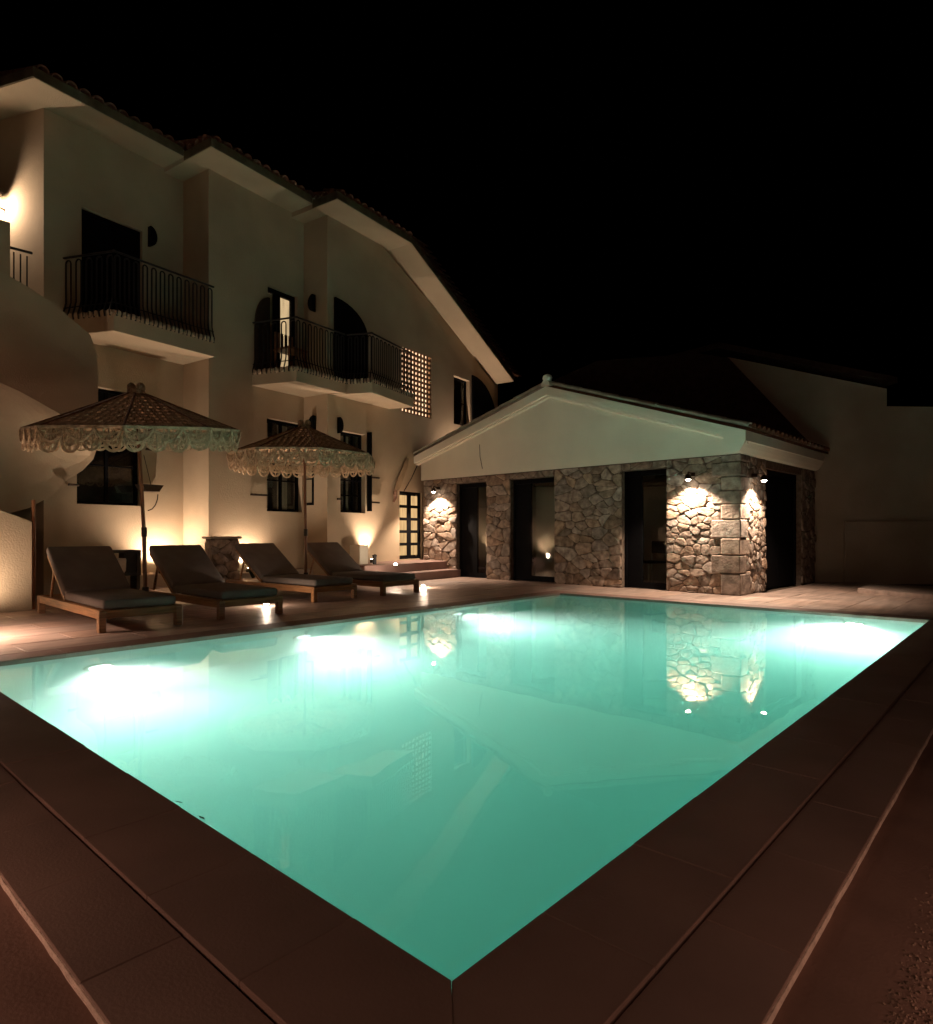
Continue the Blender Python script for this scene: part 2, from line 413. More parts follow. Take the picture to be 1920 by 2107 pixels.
BZ1 = H.z(636, H.xs(234, Y1-.98), Y1-.98); bz = H.z(752, H.xs(610, Y2-1.0), Y2-1.0)
FL = bz - .1
w1d = (H.xs(168, Y1), H.xs(293, Y1), BZ1 - .1, H.z(450, H.xs(230, Y1), Y1))       # balcony door, left bay
w1w = hole(158, 291, 800, 1039, Y1)
w2d = (H.xs(551, Y2), H.xs(612, Y2), FL + .02, H.z(598, H.xs(581, Y2), Y2))
w2w = hole(549, 622, 866, 1053, Y2)
w3d = (H.xs(690, Y3), H.xs(735, Y3), FL + .02, H.z(650, H.xs(712, Y3), Y3))
w3w = hole(700.5, 752, 890, 1055, Y3)
w3g = (H.xs(827, Y3), H.xs(888, Y3), H.z(860, H.xs(880, Y3), Y3), H.z(722, H.xs(858, Y3), Y3))
w3dr = hole(822, 868, 1012, 1150, Y3)
w3u = hole(934, 967, 778, 876, Y3)

mb = MB(); panel(mb, 0, S1, -.03, ZT1, Y1, [w1d, w1w]); mb.build('wall', M_PLASTER, house)
mb = MB(); panel(mb, S1, S2, -.03, ZT2, Y2, [w2d, w2w]); mb.quad((S1,Y2,-.03),(S1,Y2,ZT2),(S1,Y1+.3,ZT2),(S1,Y1+.3,-.03)); mb.build('wall', M_PLASTER, house)
mb = MB(); panel(mb, S2, S3, -.03, ZT3, Y3, [w3d, w3w] if w3w[1] < S3 else [w3d]);
mb.quad((S2,Y3,-.03),(S2,Y3,ZT3),(S2,Y2+.3,ZT3),(S2,Y2+.3,-.03))
panel(mb, S3, S4, -.03, ZE, Y3, [w3g, w3dr, w3u])
mb.quad((S3,Y3,ZE),(S4,Y3,ZE),(S3,Y3,ZT3))
mb.build('wall', M_PLASTER, house)
# return wing on the left, back and right end close the body
LW = 4.0; lwx, lwy = -0.259*LW, 0.966*LW
mb = MB(); mb.quad((0,0,-.03),(0,0,ZT1),(lwx,lwy,ZT1),(lwx,lwy,-.03)); mb.quad((lwx,lwy,-.03),(lwx,lwy,ZT1),(lwx,7,ZT1),(lwx,7,-.03))
mb.quad((lwx,7,-.03),(lwx,7,ZT1),(S4,7,ZE),(S4,7,-.03)); mb.quad((S4,7,-.03),(S4,7,ZE),(S4,Y3,ZE),(S4,Y3,-.03)); mb.build('wall', M_PLASTER, house)
# eaves: flat boxed soffits, stepped with the bays, then the falling verge
OV = 0.62
e1 = H.xs(70, Y1-OV); e2 = H.xs(434, Y2-OV); e3 = H.xs(694, Y3-OV); e4 = H.xs(846, Y3-OV)
ex, ez = H.p(1057, 785, Y3-OV)
TH = 0.13
mb = MB()
mb.prism([(e1,Y1-OV,ZT1),(e2+.01,Y1-OV,ZT1),(e2+.01,.5,ZT1),(0.3,.5,ZT1),(lwx-.55,lwy,ZT1)], [(e1,Y1-OV,ZT1+TH),(e2+.01,Y1-OV,ZT1+TH),(e2+.01,.5,ZT1+TH),(0.3,.5,ZT1+TH),(lwx-.55,lwy,ZT1+TH)])
mb.build('eaves_soffit', M_PLASTER, house)
MB().box((e2, Y2-OV, ZT2), (e3+.01, Y1+.4, ZT2+TH)).build('eaves_soffit', M_PLASTER, house)
MB().box((e3, Y3-OV, ZT3), (e4, Y2+.4, ZT3+TH)).build('eaves_soffit', M_PLASTER, house)
mb = MB(); mb.prism([(e4,Y3-OV,ZT3),(ex,Y3-OV,ez),(ex,Y3+.3,ez),(e4,Y3+.3,ZT3)], [(e4,Y3-OV,ZT3+TH),(ex+.05,Y3-OV,ez+TH),(ex+.05,Y3+.3,ez+TH),(e4,Y3+.3,ZT3+TH)]); mb.build('verge_soffit', M_PLASTER, house)
M_FASC = mat('dark_fascia', (0.13, 0.105, 0.065), .8, .2, 5, .2, 50)
for (xa, xb, yy, zz) in ((e1, e2, Y1-OV, ZT1), (e2, e3, Y2-OV, ZT2), (e3, e4, Y3-OV, ZT3)):
    MB().box((xa-.012, yy-.012, zz+.012), (xb-(.014 if xb != e4 else 0), yy-.001, zz+TH+.03)).build('fascia', M_FASC, house)
MB().box((e2-.012, Y2-OV+.001, ZT2+.012), (e2-.001, Y1-OV-.014, ZT2+TH+.03)).build('fascia', M_FASC, house)
MB().box((e3-.012, Y3-OV+.001, ZT3+.012), (e3-.001, Y2-OV-.014, ZT3+TH+.03)).build('fascia', M_FASC, house)
mb = MB(); vx, vy = lwx-.55-e1, lwy-(Y1-OV)
mb.prism([(e1-.002, Y1-OV, ZT1+.012), (lwx-.552, lwy, ZT1+.012), (lwx-.566, lwy-.004, ZT1+.012), (e1-.014, Y1-OV-.004, ZT1+.012)], [(e1-.002, Y1-OV, ZT1+TH+.03), (lwx-.552, lwy, ZT1+TH+.03), (lwx-.566, lwy-.004, ZT1+TH+.03), (e1-.014, Y1-OV-.004, ZT1+TH+.03)]); mb.build('fascia', M_FASC, house)
mb = MB(); mb.prism([(e4, Y3-OV-.012, ZT3+.02), (ex, Y3-OV-.012, ez+.02), (ex, Y3-OV-.001, ez+.02), (e4, Y3-OV-.001, ZT3+.02)], [(e4, Y3-OV-.012, ZT3+TH+.03), (ex, Y3-OV-.012, ez+TH+.03), (ex, Y3-OV-.001, ez+TH+.03), (e4, Y3-OV-.001, ZT3+TH+.03)]); mb.build('fascia', M_FASC, house)
# roof body above the eaves
rf = MB()
def slope_roof(xa, xb, y, z): rf.prism([(xa,y+.05,z+TH),(xb,y+.05,z+TH),(xb,3,z+1.3),(xa,3,z+1.3)], [(xa,y+.05,z+TH+.06),(xb,y+.05,z+TH+.06),(xb,3,z+1.37),(xa,3,z+1.37)])
slope_roof(e1, e2, Y1-OV, ZT1); slope_roof(e2, e3, Y2-OV, ZT2); slope_roof(e3, e4, Y3-OV, ZT3)
rf.prism([(e4,Y3-OV+.05,ZT3+TH),(ex,Y3-OV+.05,ez+TH),(ex,7,ez+TH),(e4,7,ZT3+TH)], [(e4,Y3-OV+.05,ZT3+TH+.06),(ex,Y3-OV+.05,ez+TH+.06),(ex,7,ez+TH+.06),(e4,7,ZT3+TH+.06)])
rf.prism([(e1-1,3,ZT1+1.3),(e4,3,ZT3+1.3),(e4,7.2,ZT3),(e1-1,7.2,ZT1)],[(e1-1,3,ZT1+1.36),(e4,3,ZT3+1.36),(e4,7.2,ZT3+.06),(e1-1,7.2,ZT1+.06)])
roof = rf.build('roof', M_TILE, house)
# barrel tiles along the eaves
def barrel(L=0.5, r=0.085):
    mb = MB(); n = 7; a = []; c = []
    for k in range(n+1):
        t = math.pi * k / n
        a.append((r*math.cos(t), 0, r*math.sin(t)*.85)); c.append((r*.82*math.cos(t), L, r*.82*math.sin(t)*.85))
    ai = [(x*.82, y, z*.8 - .004) for x, y, z in a]; ci = [(x*.8, y, z*.8 - .004) for x, y, z in c]
    m = n + 1
    mb.add(a + c + ai + ci, [(k,k+1,m+k+1,m+k) for k in range(n)] + [(2*m+k+1,2*m+k,3*m+k,3*m+k+1) for k in range(n)] + [(k+1,k,2*m+k,2*m+k+1) for k in range(n)])
    return mb
tile0 = barrel().build('roof_tile', M_TILE, roof, smooth=False, fix=True)
PT = []
def pale_tile():
    if not PT:
        m = tile0.data.copy(); m.name = 'pale_roof_tile'; m.materials[0] = mat('limewashed_tile', (.52, .47, .38), .9, .15, 8, .3, 40); PT.append(m)
    return PT[0]
first = [True]
def put_tile(par, loc, rot, pale=False):
    if first[0] and par is roof: t = tile0; first[0] = False
    else:
        t = tile0.copy(); COL.objects.link(t)
    t.parent = par; t.location = loc; t.rotation_euler = rot
    if pale: t.data = pale_tile()
def eave_row(xa, xb, y, z):
    n = int((xb-xa)/0.2)
    for i in range(n):
        put_tile(roof, (xa+.1+i*(xb-xa)/n, y-.05+random.uniform(-.01,.01), z+TH+.012), (R(20), 0, random.uniform(-.03,.03)))
eave_row(e1, e2, Y1-OV, ZT1); eave_row(e2, e3, Y2-OV, ZT2); eave_row(e3, e4, Y3-OV, ZT3)
sl = math.atan2(ez - ZT3, ex - e4); nt_ = 26
for i in range(nt_):
    t = (i+.5)/nt_; put_tile(roof, (e4+(ex-e4)*t, Y3-OV+.03, ZT3+(ez-ZT3)*t+TH+.04), (0, -sl*0 , R(-90)+0.0))
# sides of the stepped eaves facing the camera get two or three tiles each
for (xx, ya, yb, zz) in ((e2, Y2-OV, Y1-OV, ZT2), (e3, Y3-OV, Y2-OV, ZT3)):
    for k in range(3): put_tile(roof, (xx-.04, ya+.12+k*.22, zz+TH+.03), (R(12), 0, R(-90)))

# windows, doors, shutters -------------------------------------------------
def window(hl, y, frame_m, nx, nz, name='window', pane_m=None, fw=0.05, bars=0.025, dep=0.12, curtains=()):
    a, b_, c, d = hl; yy = y + dep
    mb = MB()
    mb.box((a, yy, c), (a+fw, yy+.06, d)); mb.box((b_-fw, yy, c), (b_, yy+.06, d)); mb.box((a+fw, yy, d-fw), (b_-fw, yy+.06, d)); mb.box((a+fw, yy, c), (b_-fw, yy+.06, c+fw))
    f = mb.build(name, frame_m, house)
    iw = (b_-a-2*fw)/nx; ih = (d-c-2*fw)/nz
    for i in range(1, nx): MB().box((a+fw+i*iw-bars/2*(2 if nx == 2 else 1), yy+.003, c+fw), (a+fw+i*iw+bars/2*(2 if nx == 2 else 1), yy+.055, d-fw)).build('mullion', frame_m, f)
    for j in range(1, nz): MB().box((a+fw, yy+.006, c+fw+j*ih-bars/2), (b_-fw, yy+.05, c+fw+j*ih+bars/2)).build('glazing_bar', frame_m, f)
    for i in range(nx):
        for j in range(nz):
            MB().box((a+fw+i*iw+bars/2, yy+.025, c+fw+j*ih+bars/2), (a+fw+(i+1)*iw-bars/2, yy+.032, c+fw+(j+1)*ih-bars/2)).build('pane', pane_m or M_GLASS, f)
    for (u0, u1) in curtains:
        cu = MB(); n = 14; front = []
        xa, xb = a+(b_-a)*u0, a+(b_-a)*u1
        pts = [(xa+(xb-xa)*k/n, yy+.13+.02*math.sin(k*2.2)) for k in range(n+1)]
        cu.add([(x, q, c) for x, q in pts]+[(x, q, d-.06) for x, q in pts], [(k,k+1,n+2+k,n+1+k) for k in range(n)])
        cu.build('curtain', M_CURT, f, smooth=True, fix=False)
    # dark room behind
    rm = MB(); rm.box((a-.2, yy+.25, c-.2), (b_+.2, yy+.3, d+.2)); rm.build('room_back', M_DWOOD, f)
    return f
window(w1w, Y1, M_SHUT, 2, 3)
window(w2w, Y2, M_SHUT, 2, 3, curtains=((0.06, .24), (.5, .78)))
window(w3w, Y3, M_SHUT, 3, 5, curtains=((.34, .62),))
window(w3u, Y3, M_SHUT, 1, 2)
window(w3dr, Y3, M_SHUT, 2, 5, 'glazed_door', M_LITDOOR, fw=0.055, bars=0.07, dep=0.05)
# balcony doors
def leaf_pair(hl, y, dep=.06):
    a, b_, c, d = hl; mid = (a+b_)/2
    for (p, q) in ((a+.01, mid-.004), (mid+.004, b_-.01)):
        mb = MB(); mb.box((p, y+dep, c), (p+.07, y+dep+.04, d-.01)); mb.box((q-.07, y+dep, c), (q, y+dep+.04, d-.01)); mb.box((p+.07, y+dep, d-.1), (q-.07, y+dep+.04, d-.01)); mb.box((p+.07, y+dep, c), (q-.07, y+dep+.04, c+.1))
        s_ = mb.build('shutter', M_SHUT, house)
        k = MB(); n = 22
        for i in range(n):
            z = c+.1+(d-c-.2)*i/n; k.add([(p+.07,y+dep+.03,z),(q-.07,y+dep+.03,z),(q-.07,y+dep+.005,z+.075),(p+.07,y+dep+.005,z+.075)], [(0,1,2,3)])
        tag(k.build('louvres', M_SHUT, s_), kind='stuff')
leaf_pair(w1d, Y1); leaf_pair(w3d, Y3)
# lit balcony door of the middle bay: door frame, half open leaf, curtain strip, lit room
a, b_, c, d = w2d; fw = .07; yy = Y2 + .08
mb = MB(); mb.box((a, yy, c), (a+.03, yy+.07, d)); mb.box((b_-.09, yy, c), (b_, yy+.07, d)); mb.box((a+.03, yy, d-.09), (b_-.09, yy+.07, d))
mb.box((a+(b_-a)*.30, yy, c), (a+(b_-a)*.5, yy+.07, d-.09))
fr = mb.build('balcony_door', M_SHUT, house)
MB().box((a+(b_-a)*.5, yy+.02, c+.05), (b_-.09, yy+.03, d-.09)).build('pane', M_GLASS, fr)
MB().box((a+(b_-a)*.3, yy+.3, c), (b_+.9, yy+.32, d+.1)).build('lit_room_wall', M_LITROOM, fr)
mb = MB(); n = 10; xa, xb = a+.03, a+(b_-a)*.30
pts = [(xa+(xb-xa)*k/n, yy+.05+.015*math.sin(k*2.1)) for k in range(n+1)]
mb.add([(x, q, c) for x, q in pts]+[(x, q, d-.1) for x, q in pts], [(k,k+1,n+2+k,n+1+k) for k in range(n)])
mb.build('curtain', mat('lit_curtain', (0.45, 0.33, 0.22), .9, .1, 5, .1, 50), fr, smooth=True, fix=False)
# arched shutter leaves folded back on the wall
def arched(px0, px1, pyflat, pyend, z0, y, th=.05, m=M_SHUT, flip=False, proud=.02):
    xa, xb = H.xs(px0, y), H.xs(px1, y)
    zt = H.z(pyflat, xb if flip else xa, y); ze = H.z(pyend, xa if flip else xb, y); n = 9
    pts = []
    for k in range(n+1):
        t = k/n * math.pi/2
        if not flip: pts.append((xa+(xb-xa)*math.sin(t), ze+(zt-ze)*math.cos(t)))
        else: pts.append((xb-(xb-xa)*math.sin(t), ze+(zt-ze)*math.cos(t)))
    pts = ([(xa, z0)] + pts + [(xb, z0)]) if not flip else ([(xb, z0)] + pts + [(xa, z0)])
    mb = MB(); mb.prism([(x, y-proud-th, z) for x, z in pts], [(x, y-proud, z) for x, z in pts])
    return mb.build('shutter', m, house)
M_SHB = mat('brown_shutter', (0.05, 0.035, 0.025), .7, .2, 10, .1, 40)
arched(522, 551, 614, 668, FL+.02, Y2, m=M_SHB, flip=True)
arched(686, 753, 612, 700, FL+.02, Y3)
arched(969, 1019, 772, 880, H.z(886, H.xs(990, Y3), Y3), Y3)
# casement standing open beside the lower middle window, and one beside the right window
def open_leaf(px, pyt, pyb, y, out, name='casement'):
    x = H.xs(px, y); zt = H.z(pyt, x, y); zb = H.z(pyb, x, y); mb = MB()
    for (q0, q1, z0, z1) in ((0, .05, zb, zt), (out-.05, out, zb, zt), (.05, out-.05, zt-.05, zt), (.05, out-.05, zb, zb+.05)):
        mb.box((x, y-.03-q0, z0), (x+.035, y-.03-q1, z1))
    f = mb.build(name, M_SHUT, house)
    for k in range(1, 3):
        z = zb+(zt-zb)*k/3; MB().box((x+.004, y-.08, z-.012), (x+.031, y-.03-out+.05, z+.012)).build('glazing_bar', M_SHUT, f)
    MB().box((x+.015, y-.08, zb+.05), (x+.02, y-.03-out+.05, zt-.05)).build('pane', M_GLASS, f)
open_leaf(624, 880, 1040, Y2, .28); open_leaf(753, 890, 1052, Y3, .12)
# pierced block screen
a, b_, c, d = w3g
MB().box((a-.05, Y3+.10, c-.05), (b_+.3, Y3+.14, d+.05)).build('lit_stairwell', M_LITGRID, house)
scr = MB(); NX_, NZ_ = 9, 13
for i in range(NX_+1):
    x = a+(b_-a)*i/NX_; scr.box((x-.026, Y3+.02, c), (x+.026, Y3+.055, d))
for j in range(NZ_+1):
    z = c+(d-c)*j/NZ_; scr.box((a+.002, Y3+.017, z-.026), (b_-.002, Y3+.058, z+.026))
tag(scr.build('pierced_screen', mat('terracotta_screen', (.30,.19,.12), .9, .2, 10, .3, 40), house), kind='stuff')

# balconies ---------------------------------------------------------------
def rail_run(par, p0, p1, zb, n, out):
    """hairpin balusters between two plan points; feet curl over the slab edge"""
    dx, dy = p1[0]-p0[0], p1[1]-p0[1]; L_ = math.hypot(dx, dy); tx, ty = dx/L_, dy/L_
    zt = zb + .93
    MB().tube([(p0[0], p0[1], zt), (p1[0], p1[1], zt)], .018, 6).build('top_rail', M_IRON, par)
    MB().tube([(p0[0], p0[1], zb+.12), (p1[0], p1[1], zb+.12)], .010, 5).build('bottom_rail', M_IRON, par)
    for i in range(n):
        q = []; sA = L_*(i+.25)/n; sB = L_*(i+.75)/n; r = (sB-sA)/2; sc = (sA+sB)/2
        P = lambda s_, z, o=0.0: (p0[0]+tx*s_+out[0]*o, p0[1]+ty*s_+out[1]*o, z)
        pts = [P(sA, zb-.10, .05), P(sA, zb-.02, .065), P(sA, zb+.08, .03), P(sA, zb+.2)] + [P(sc-r*math.cos(t), zt-.05-r+r*math.sin(t)) for t in (0, .6, 1.2, math.pi/2, 1.94, 2.54, math.pi)] + [P(sB, zb+.2), P(sB, zb+.08, .03), P(sB, zb-.02, .065), P(sB, zb-.10, .05)]
        MB().tube(pts, .013, 6).build('baluster', M_IRON, par)
def balcony(pts, ztop, th, runs):
    """pts: plan polygon of the slab; runs: edges that carry a rail with their number of hairpins"""
    mb = MB(); mb.prism([(x, y, ztop-th) for x, y in pts], [(x, y, ztop-.05) for x, y in pts]); slab = mb.build('balcony_slab', M_PLASTER, house, bevel=.008)
    cxm = sum(p[0] for p in pts)/len(pts); cym = sum(p[1] for p in pts)/len(pts)
    mb = MB(); mb.prism([(x+(x-cxm)*-.01, y+(cym-y)*.01, ztop-.05) for x, y in pts], [(x+(x-cxm)*-.01, y+(cym-y)*.01, ztop) for x, y in pts]); mb.build('floor_slab', M_DIM, slab)
    rl = empty('railing', parent=house)
    for (i, j, n) in runs:
        p0, p1 = pts[i], pts[j]; dx, dy = p1[0]-p0[0], p1[1]-p0[1]; L_ = math.hypot(dx, dy)
        nx, ny = dy/L_, -dx/L_
        if (p0[0]+p1[0])/2*nx + (p0[1]+p1[1])/2*ny < cxm*nx + cym*ny: nx, ny = -nx, -ny
        rail_run(rl, (p0[0]-nx*.03, p0[1]-ny*.03), (p1[0]-nx*.03, p1[1]-ny*.03), ztop, n, (nx, ny))
        m = int(L_/.115)
        for k in range(m):
            t = (k+.5)/m; c_ = Vector((p0[0]+dx*t, p0[1]+dy*t, ztop-.045)); tt = Vector((dx/L_, dy/L_, 0)); oo = Vector((nx, ny, 0)); e = MB()
            ring = lambda o: [c_ + oo*o + tt*(.05*math.cos(2*math.pi*q/8)) + Vector((0,0,.05*math.sin(2*math.pi*q/8))) for q in range(8)]
            e.prism(ring(-.06), ring(.035)); e.build('edge_tile', M_PLASTER, slab, bevel=.006)
P = lambda px, y: (H.xs(px, y), y)
balcony([P(127, Y1+.0), P(234, Y1-.98), (S1-.005, -.98), (S1-.005, Y1)], BZ1, .34, ((0, 1, 5), (1, 2, 12)))
balcony([P(518, Y2), P(610, Y2-1.0), (H.xs(712, Y2-1.0), Y2-1.0), (S2, Y3-.1), (S2-.004, Y2)], bz, .30, ((0, 1, 5), (1, 2, 9)))
balcony([(H.xs(712, Y2-1.0)+.004, Y2-1.0), P(766, -2.33), P(851, -2.08), P(800, Y3), (S2+.02, Y3)], bz-.003, .30, ((0, 1, 4), (1, 2, 11)))
# outside stair: solid flank with a curved corbelled belly
FY = -1.0
top = [(-330, 360), (0, 557), (54, 588), (117, 629), (142, 652), (186, 689), (198, 722), (202, 756), (202, 822), (202, 893)]
low = [(-330, 640), (-150, 722), (0, 787), (40, 805), (80, 827), (122, 851), (160, 872), (190, 889), (202, 893)]
bak = [(-330, 1085), (-150, 1080), (0, 1062), (60, 1045), (110, 1018), (135, 990), (170, 968), (192, 945), (201, 918)]
tp = [H.p(x, y, FY) for x, y in top]; lp = [H.p(x, y, FY) for x, y in low]; bk = [H.p(x, y, -.03) for x, y in bak]
mb = MB()
ring = [(x, FY, z) for x, z in tp] + [(x, FY, z) for x, z in lp[::-1][1:]]
mb.add(ring, [tuple(range(len(ring)))])
n = len(tp); mb.add([(x, FY, z) for x, z in tp]+[(x, -.02, z) for x, z in tp], [(k, k+1, n+k+1, n+k) for k in range(n-1)])
n = len(lp); K = 8; rows = []
for j in range(K+1):
    t = j/K; e = math.sin(t*math.pi/2); q = 1-math.cos(t*math.pi/2)
    rows += [(lp[i][0]+(bk[i][0]-lp[i][0])*t, FY+(-.03-FY)*e, lp[i][1]+(bk[i][1]-lp[i][1])*q) for i in range(n)]
mb.add(rows, [(j*n+k, j*n+k+1, (j+1)*n+k+1, (j+1)*n+k) for j in range(K) for k in range(n-1)])
# end cap
endc = [rows[j*n+n-1] for j in range(K+1)]
mb.add(endc + [(endc[-1][0], -.02, tp[-1][1]), ], [tuple(range(len(endc)+1))])
stair = mb.build('stair_flank', M_PLASTER, house, fix=False)
# landing parapet pier and short landing rail at the left edge
xa, xb = H.xs(-260, FY+.02), H.xs(21, FY+.02)
mb = MB(); zt0 = H.z(430, xa, FY+.02)+.3; zt1 = H.z(458, xb, FY+.02); zb_ = H.z(640, xb, FY)
mb.prism([(xa, FY+.02, zb_), (xb, FY+.02, zb_), (xb, FY+.02, zt1), (xa, FY+.02, zt0)], [(xa, FY+.3, zb_), (xb, FY+.3, zb_), (xb, FY+.3, zt1), (xa, FY+.3, zt0)]); mb.build('parapet', M_PLASTER, house)
lr = empty('railing', parent=house)
xa, xb = H.xs(20, -.25), H.xs(66, -.25); za, zb_ = H.z(509, xa, -.25), H.z(521, xb, -.25)
MB().tube([(xa, -.25, za), (xb, -.25, zb_)], .02, 6).build('top_rail', M_IRON, lr)
for k in range(3):
    x = xa+(xb-xa)*(k+.6)/3.4; MB().tube([(x, -.25, za-.05), (x, -.25, za-1.1)], .011, 5).build('baluster', M_IRON, lr)
# ledge along the foot of the wall and the raised terrace with a step at the glazed door
MB().box((0.6, Y1-.34, -.03), (S1-.01, Y1-.002, .29)).build('wall_ledge', M_DIM, house, bevel=.015)
MB().box((S1+.02, Y2-.30, -.03), (S2-.01, Y2-.002, .27)).build('wall_ledge', M_DIM, house, bevel=.015)
MB().box((S2+.03, Y3-1.0, -.03), (8.95, Y3-.002, .365)).build('door_terrace', M_COPING, house, bevel=.012)
MB().box((S2+.6, Y3-1.34, -.03), (8.9, Y3-1.002, .18)).build('door_step', M_COPING, house, bevel=.012)

# fittings on the facade: things of their own -----------------------------
def on_house(o): o.location = (H.o[0], H.o[1], 0); o.rotation_euler = (0, 0, H.rz); return o
def sconce(px, py, w, h, y, label, ret=None):
    mb = MB(); n = 10
    if ret is None:
        x = H.xs(px, y); z = H.z(py, x, y)
        pts = [(x-w/2, z-h/2)] + [(x-w/2+w*math.cos(t), z+h/2*math.sin(t)) for t in [(-.5+k/n)*math.pi for k in range(n+1)]]
        mb.prism([(q, y-.10, r) for q, r in pts], [(q, y-.004, r) for q, r in pts])
    else:
        yy = H.ys(px, ret); z = H.z(py, ret, yy)
        pts = [(yy-w/2, z-h/2)] + [(yy-w/2+w*math.cos(t), z+h/2*math.sin(t)) for t in [(-.5+k/n)*math.pi for k in range(n+1)]]
        mb.prism([(ret-.10, q, r) for q, r in pts], [(ret-.004, q, r) for q, r in pts])
    tag(on_house(mb.build('wall_sconce', M_SHUT, bevel=.004)), label, 'wall lamp', 'unlit half moon wall lamps on the facade')
sconce(311, 490, .13, .36, Y1, 'unlit black half-moon wall lamp beside the dark upper balcony door on the left')
sconce(645, 626, .14, .36, None, 'unlit black wall lamp right of the lit upstairs balcony door', ret=S2)
sconce(646, 874, .14, .36, None, 'unlit black wall lamp just above the top of the farther parasol', ret=S2)
sconce(697, 876, .10, .34, Y3, 'unlit black curved wall lamp at the top left corner of the barred ground floor window')
def bar(px0, px1, py, y, label, out=.05):
    x0, x1 = H.xs(px0, y), H.xs(px1, y); z = H.z(py, (x0+x1)/2, y)
    mb = MB(); mb.tube([(x0, y-out, z), (x1, y-out, z)], .022, 6); mb.tube([(x0+.04, y-out, z), (x0+.04, y-.002, z)], .014, 5)
    tag(on_house(mb.build('wall_bar', M_LAMP)), label, 'wall bar', 'thin dark bars fixed to the facade')
bar(513, 547, 1018.5, Y2, 'thin dark wall bar to the left of the curtained ground floor window')
bar(691, 700, 1027, Y3, 'shortest dark wall bar, left of the barred ground floor window')
bar(754, 777, 983, Y3, 'upper of two thin dark wall bars right of the barred window')
bar(756, 777, 1034, Y3, 'lower of two thin dark wall bars right of the barred window')
bar(136, 157, 998, Y1, 'dark wall bar at the left of the big black ground floor window', .08)
bar(296, 322, 926, Y1, 'dark wall bar right behind the nearer parasol pole, under its fringe', .08)
# slanting shadow on the wall by the glazed door, built as a solid piece
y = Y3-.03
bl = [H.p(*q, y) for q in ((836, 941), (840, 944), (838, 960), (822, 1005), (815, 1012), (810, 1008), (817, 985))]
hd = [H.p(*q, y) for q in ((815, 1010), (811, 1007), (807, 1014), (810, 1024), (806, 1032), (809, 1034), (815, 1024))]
root = on_house(empty('wall_shadow_shape')); tag(root, 'long slanting paddle-shaped shadow built as a solid piece on the wall left of the lit glazed door', 'shadow shape')
MB().prism([(x, y-.02, z) for x, z in bl], [(x, y, z) for x, z in bl]).build('shadow_blade', mat('shadow_tan', (.30,.22,.14), .7, .2, 6, .1, 30), root)
MB().prism([(x, y-.035, z) for x, z in hd], [(x, y-.022, z) for x, z in hd]).build('shadow_handle', M_POLE, root)
p0 = H.p(860, 955, y); p1 = H.p(831, 1011, y)
tag(on_house(MB().tube([(p0[0], y, p0[1]), ((p0[0]+p1[0])/2, y-.02, (p0[1]+p1[1])/2-.01), (p1[0], y, p1[1])], .012, 5).build('wall_cable', M_LAMP)), 'thin dark cable slanting down the wall to the top of the glazed door', 'cable')
# metal lantern hook behind the nearer parasol pole
root = on_house(empty('wall_basket')); tag(root, 'small hanging wire basket on the wall right of the big black window', 'basket')
x, z = H.p(308, 1000, Y1-.16)
mb = MB(); pts = [(x-.20, z+.02), (x+.20, z+.02), (x+.12, z-.10), (x-.12, z-.10)]
mb.prism([(q, Y1-.27, r) for q, r in pts], [(q, Y1-.03, r) for q, r in pts]); mb.build('tray', M_LAMP, root)
MB().tube([(x+.16, Y1-.15, z-.14)]+[(x-.04+.2*math.cos(t), Y1-.15, z-.14+.3*math.sin(t)) for t in (-.3,-.7,-1.1,-1.5)], .01, 5).build('hoop', M_LAMP, root)
MB().tube([(x+.03, Y1-.15, z+.02), (x-.05, Y1-.06, z+.55)], .006, 5).build('cord', M_LAMP, root)
# chair on the lit balcony
cx_, cy_ = H.xs(598, Y2-.45), Y2-.45
root = empty('balcony_chair', (*H.world(cx_, cy_), bz), H.rz); tag(root, 'dark slatted chair standing on the balcony in front of the lit doorway', 'chair')
for (sx, sy) in ((-.2,-.2), (.2,-.2), (-.2,.2), (.2,.2)): MB().box((sx-.02, sy-.02, 0), (sx+.02, sy+.02, .42 if sy < 0 else .8)).build('leg', M_WOOD, root)
MB().box((-.23,-.23,.42), (.23,.23,.46)).build('seat', M_WOOD, root)
for k in range(4): MB().box((-.18+k*.1, .185, .48), (-.12+k*.1, .205, .8)).build('back_slat', M_WOOD, root)

# lamp high on the left wing
LL = .86; lx, ly = -0.259*LL, 0.966*LL; zz = 6.46
root = on_house(empty('wall_lantern')); tag(root, 'bright lit wall lamp high on the left end wall of the house', 'wall lamp')
nx, ny = -.966, -.259
c = Vector((lx+nx*.16, ly+ny*.16, zz))
MB().lathe((c.x, c.y, zz), [(.03, .10), (.09, .06), (.10, -.02), (.085, -.03)], 12).build('shade', M_LAMP, root)
MB().lathe((c.x, c.y, zz-.14), [(.02, 0), (.05, .03), (.05, .09), (.02, .11)], 10).build('bulb', M_BULB, root)
MB().tube([(lx, ly, zz-.2), (c.x, c.y, zz-.2), (c.x, c.y, zz-.14)], .015, 6).build('arm', M_LAMP, root)
light('lantern_light', 'POINT', 36, WARM2, (lx+nx*.22, ly+ny*.22, zz-.15), root, size=.05)

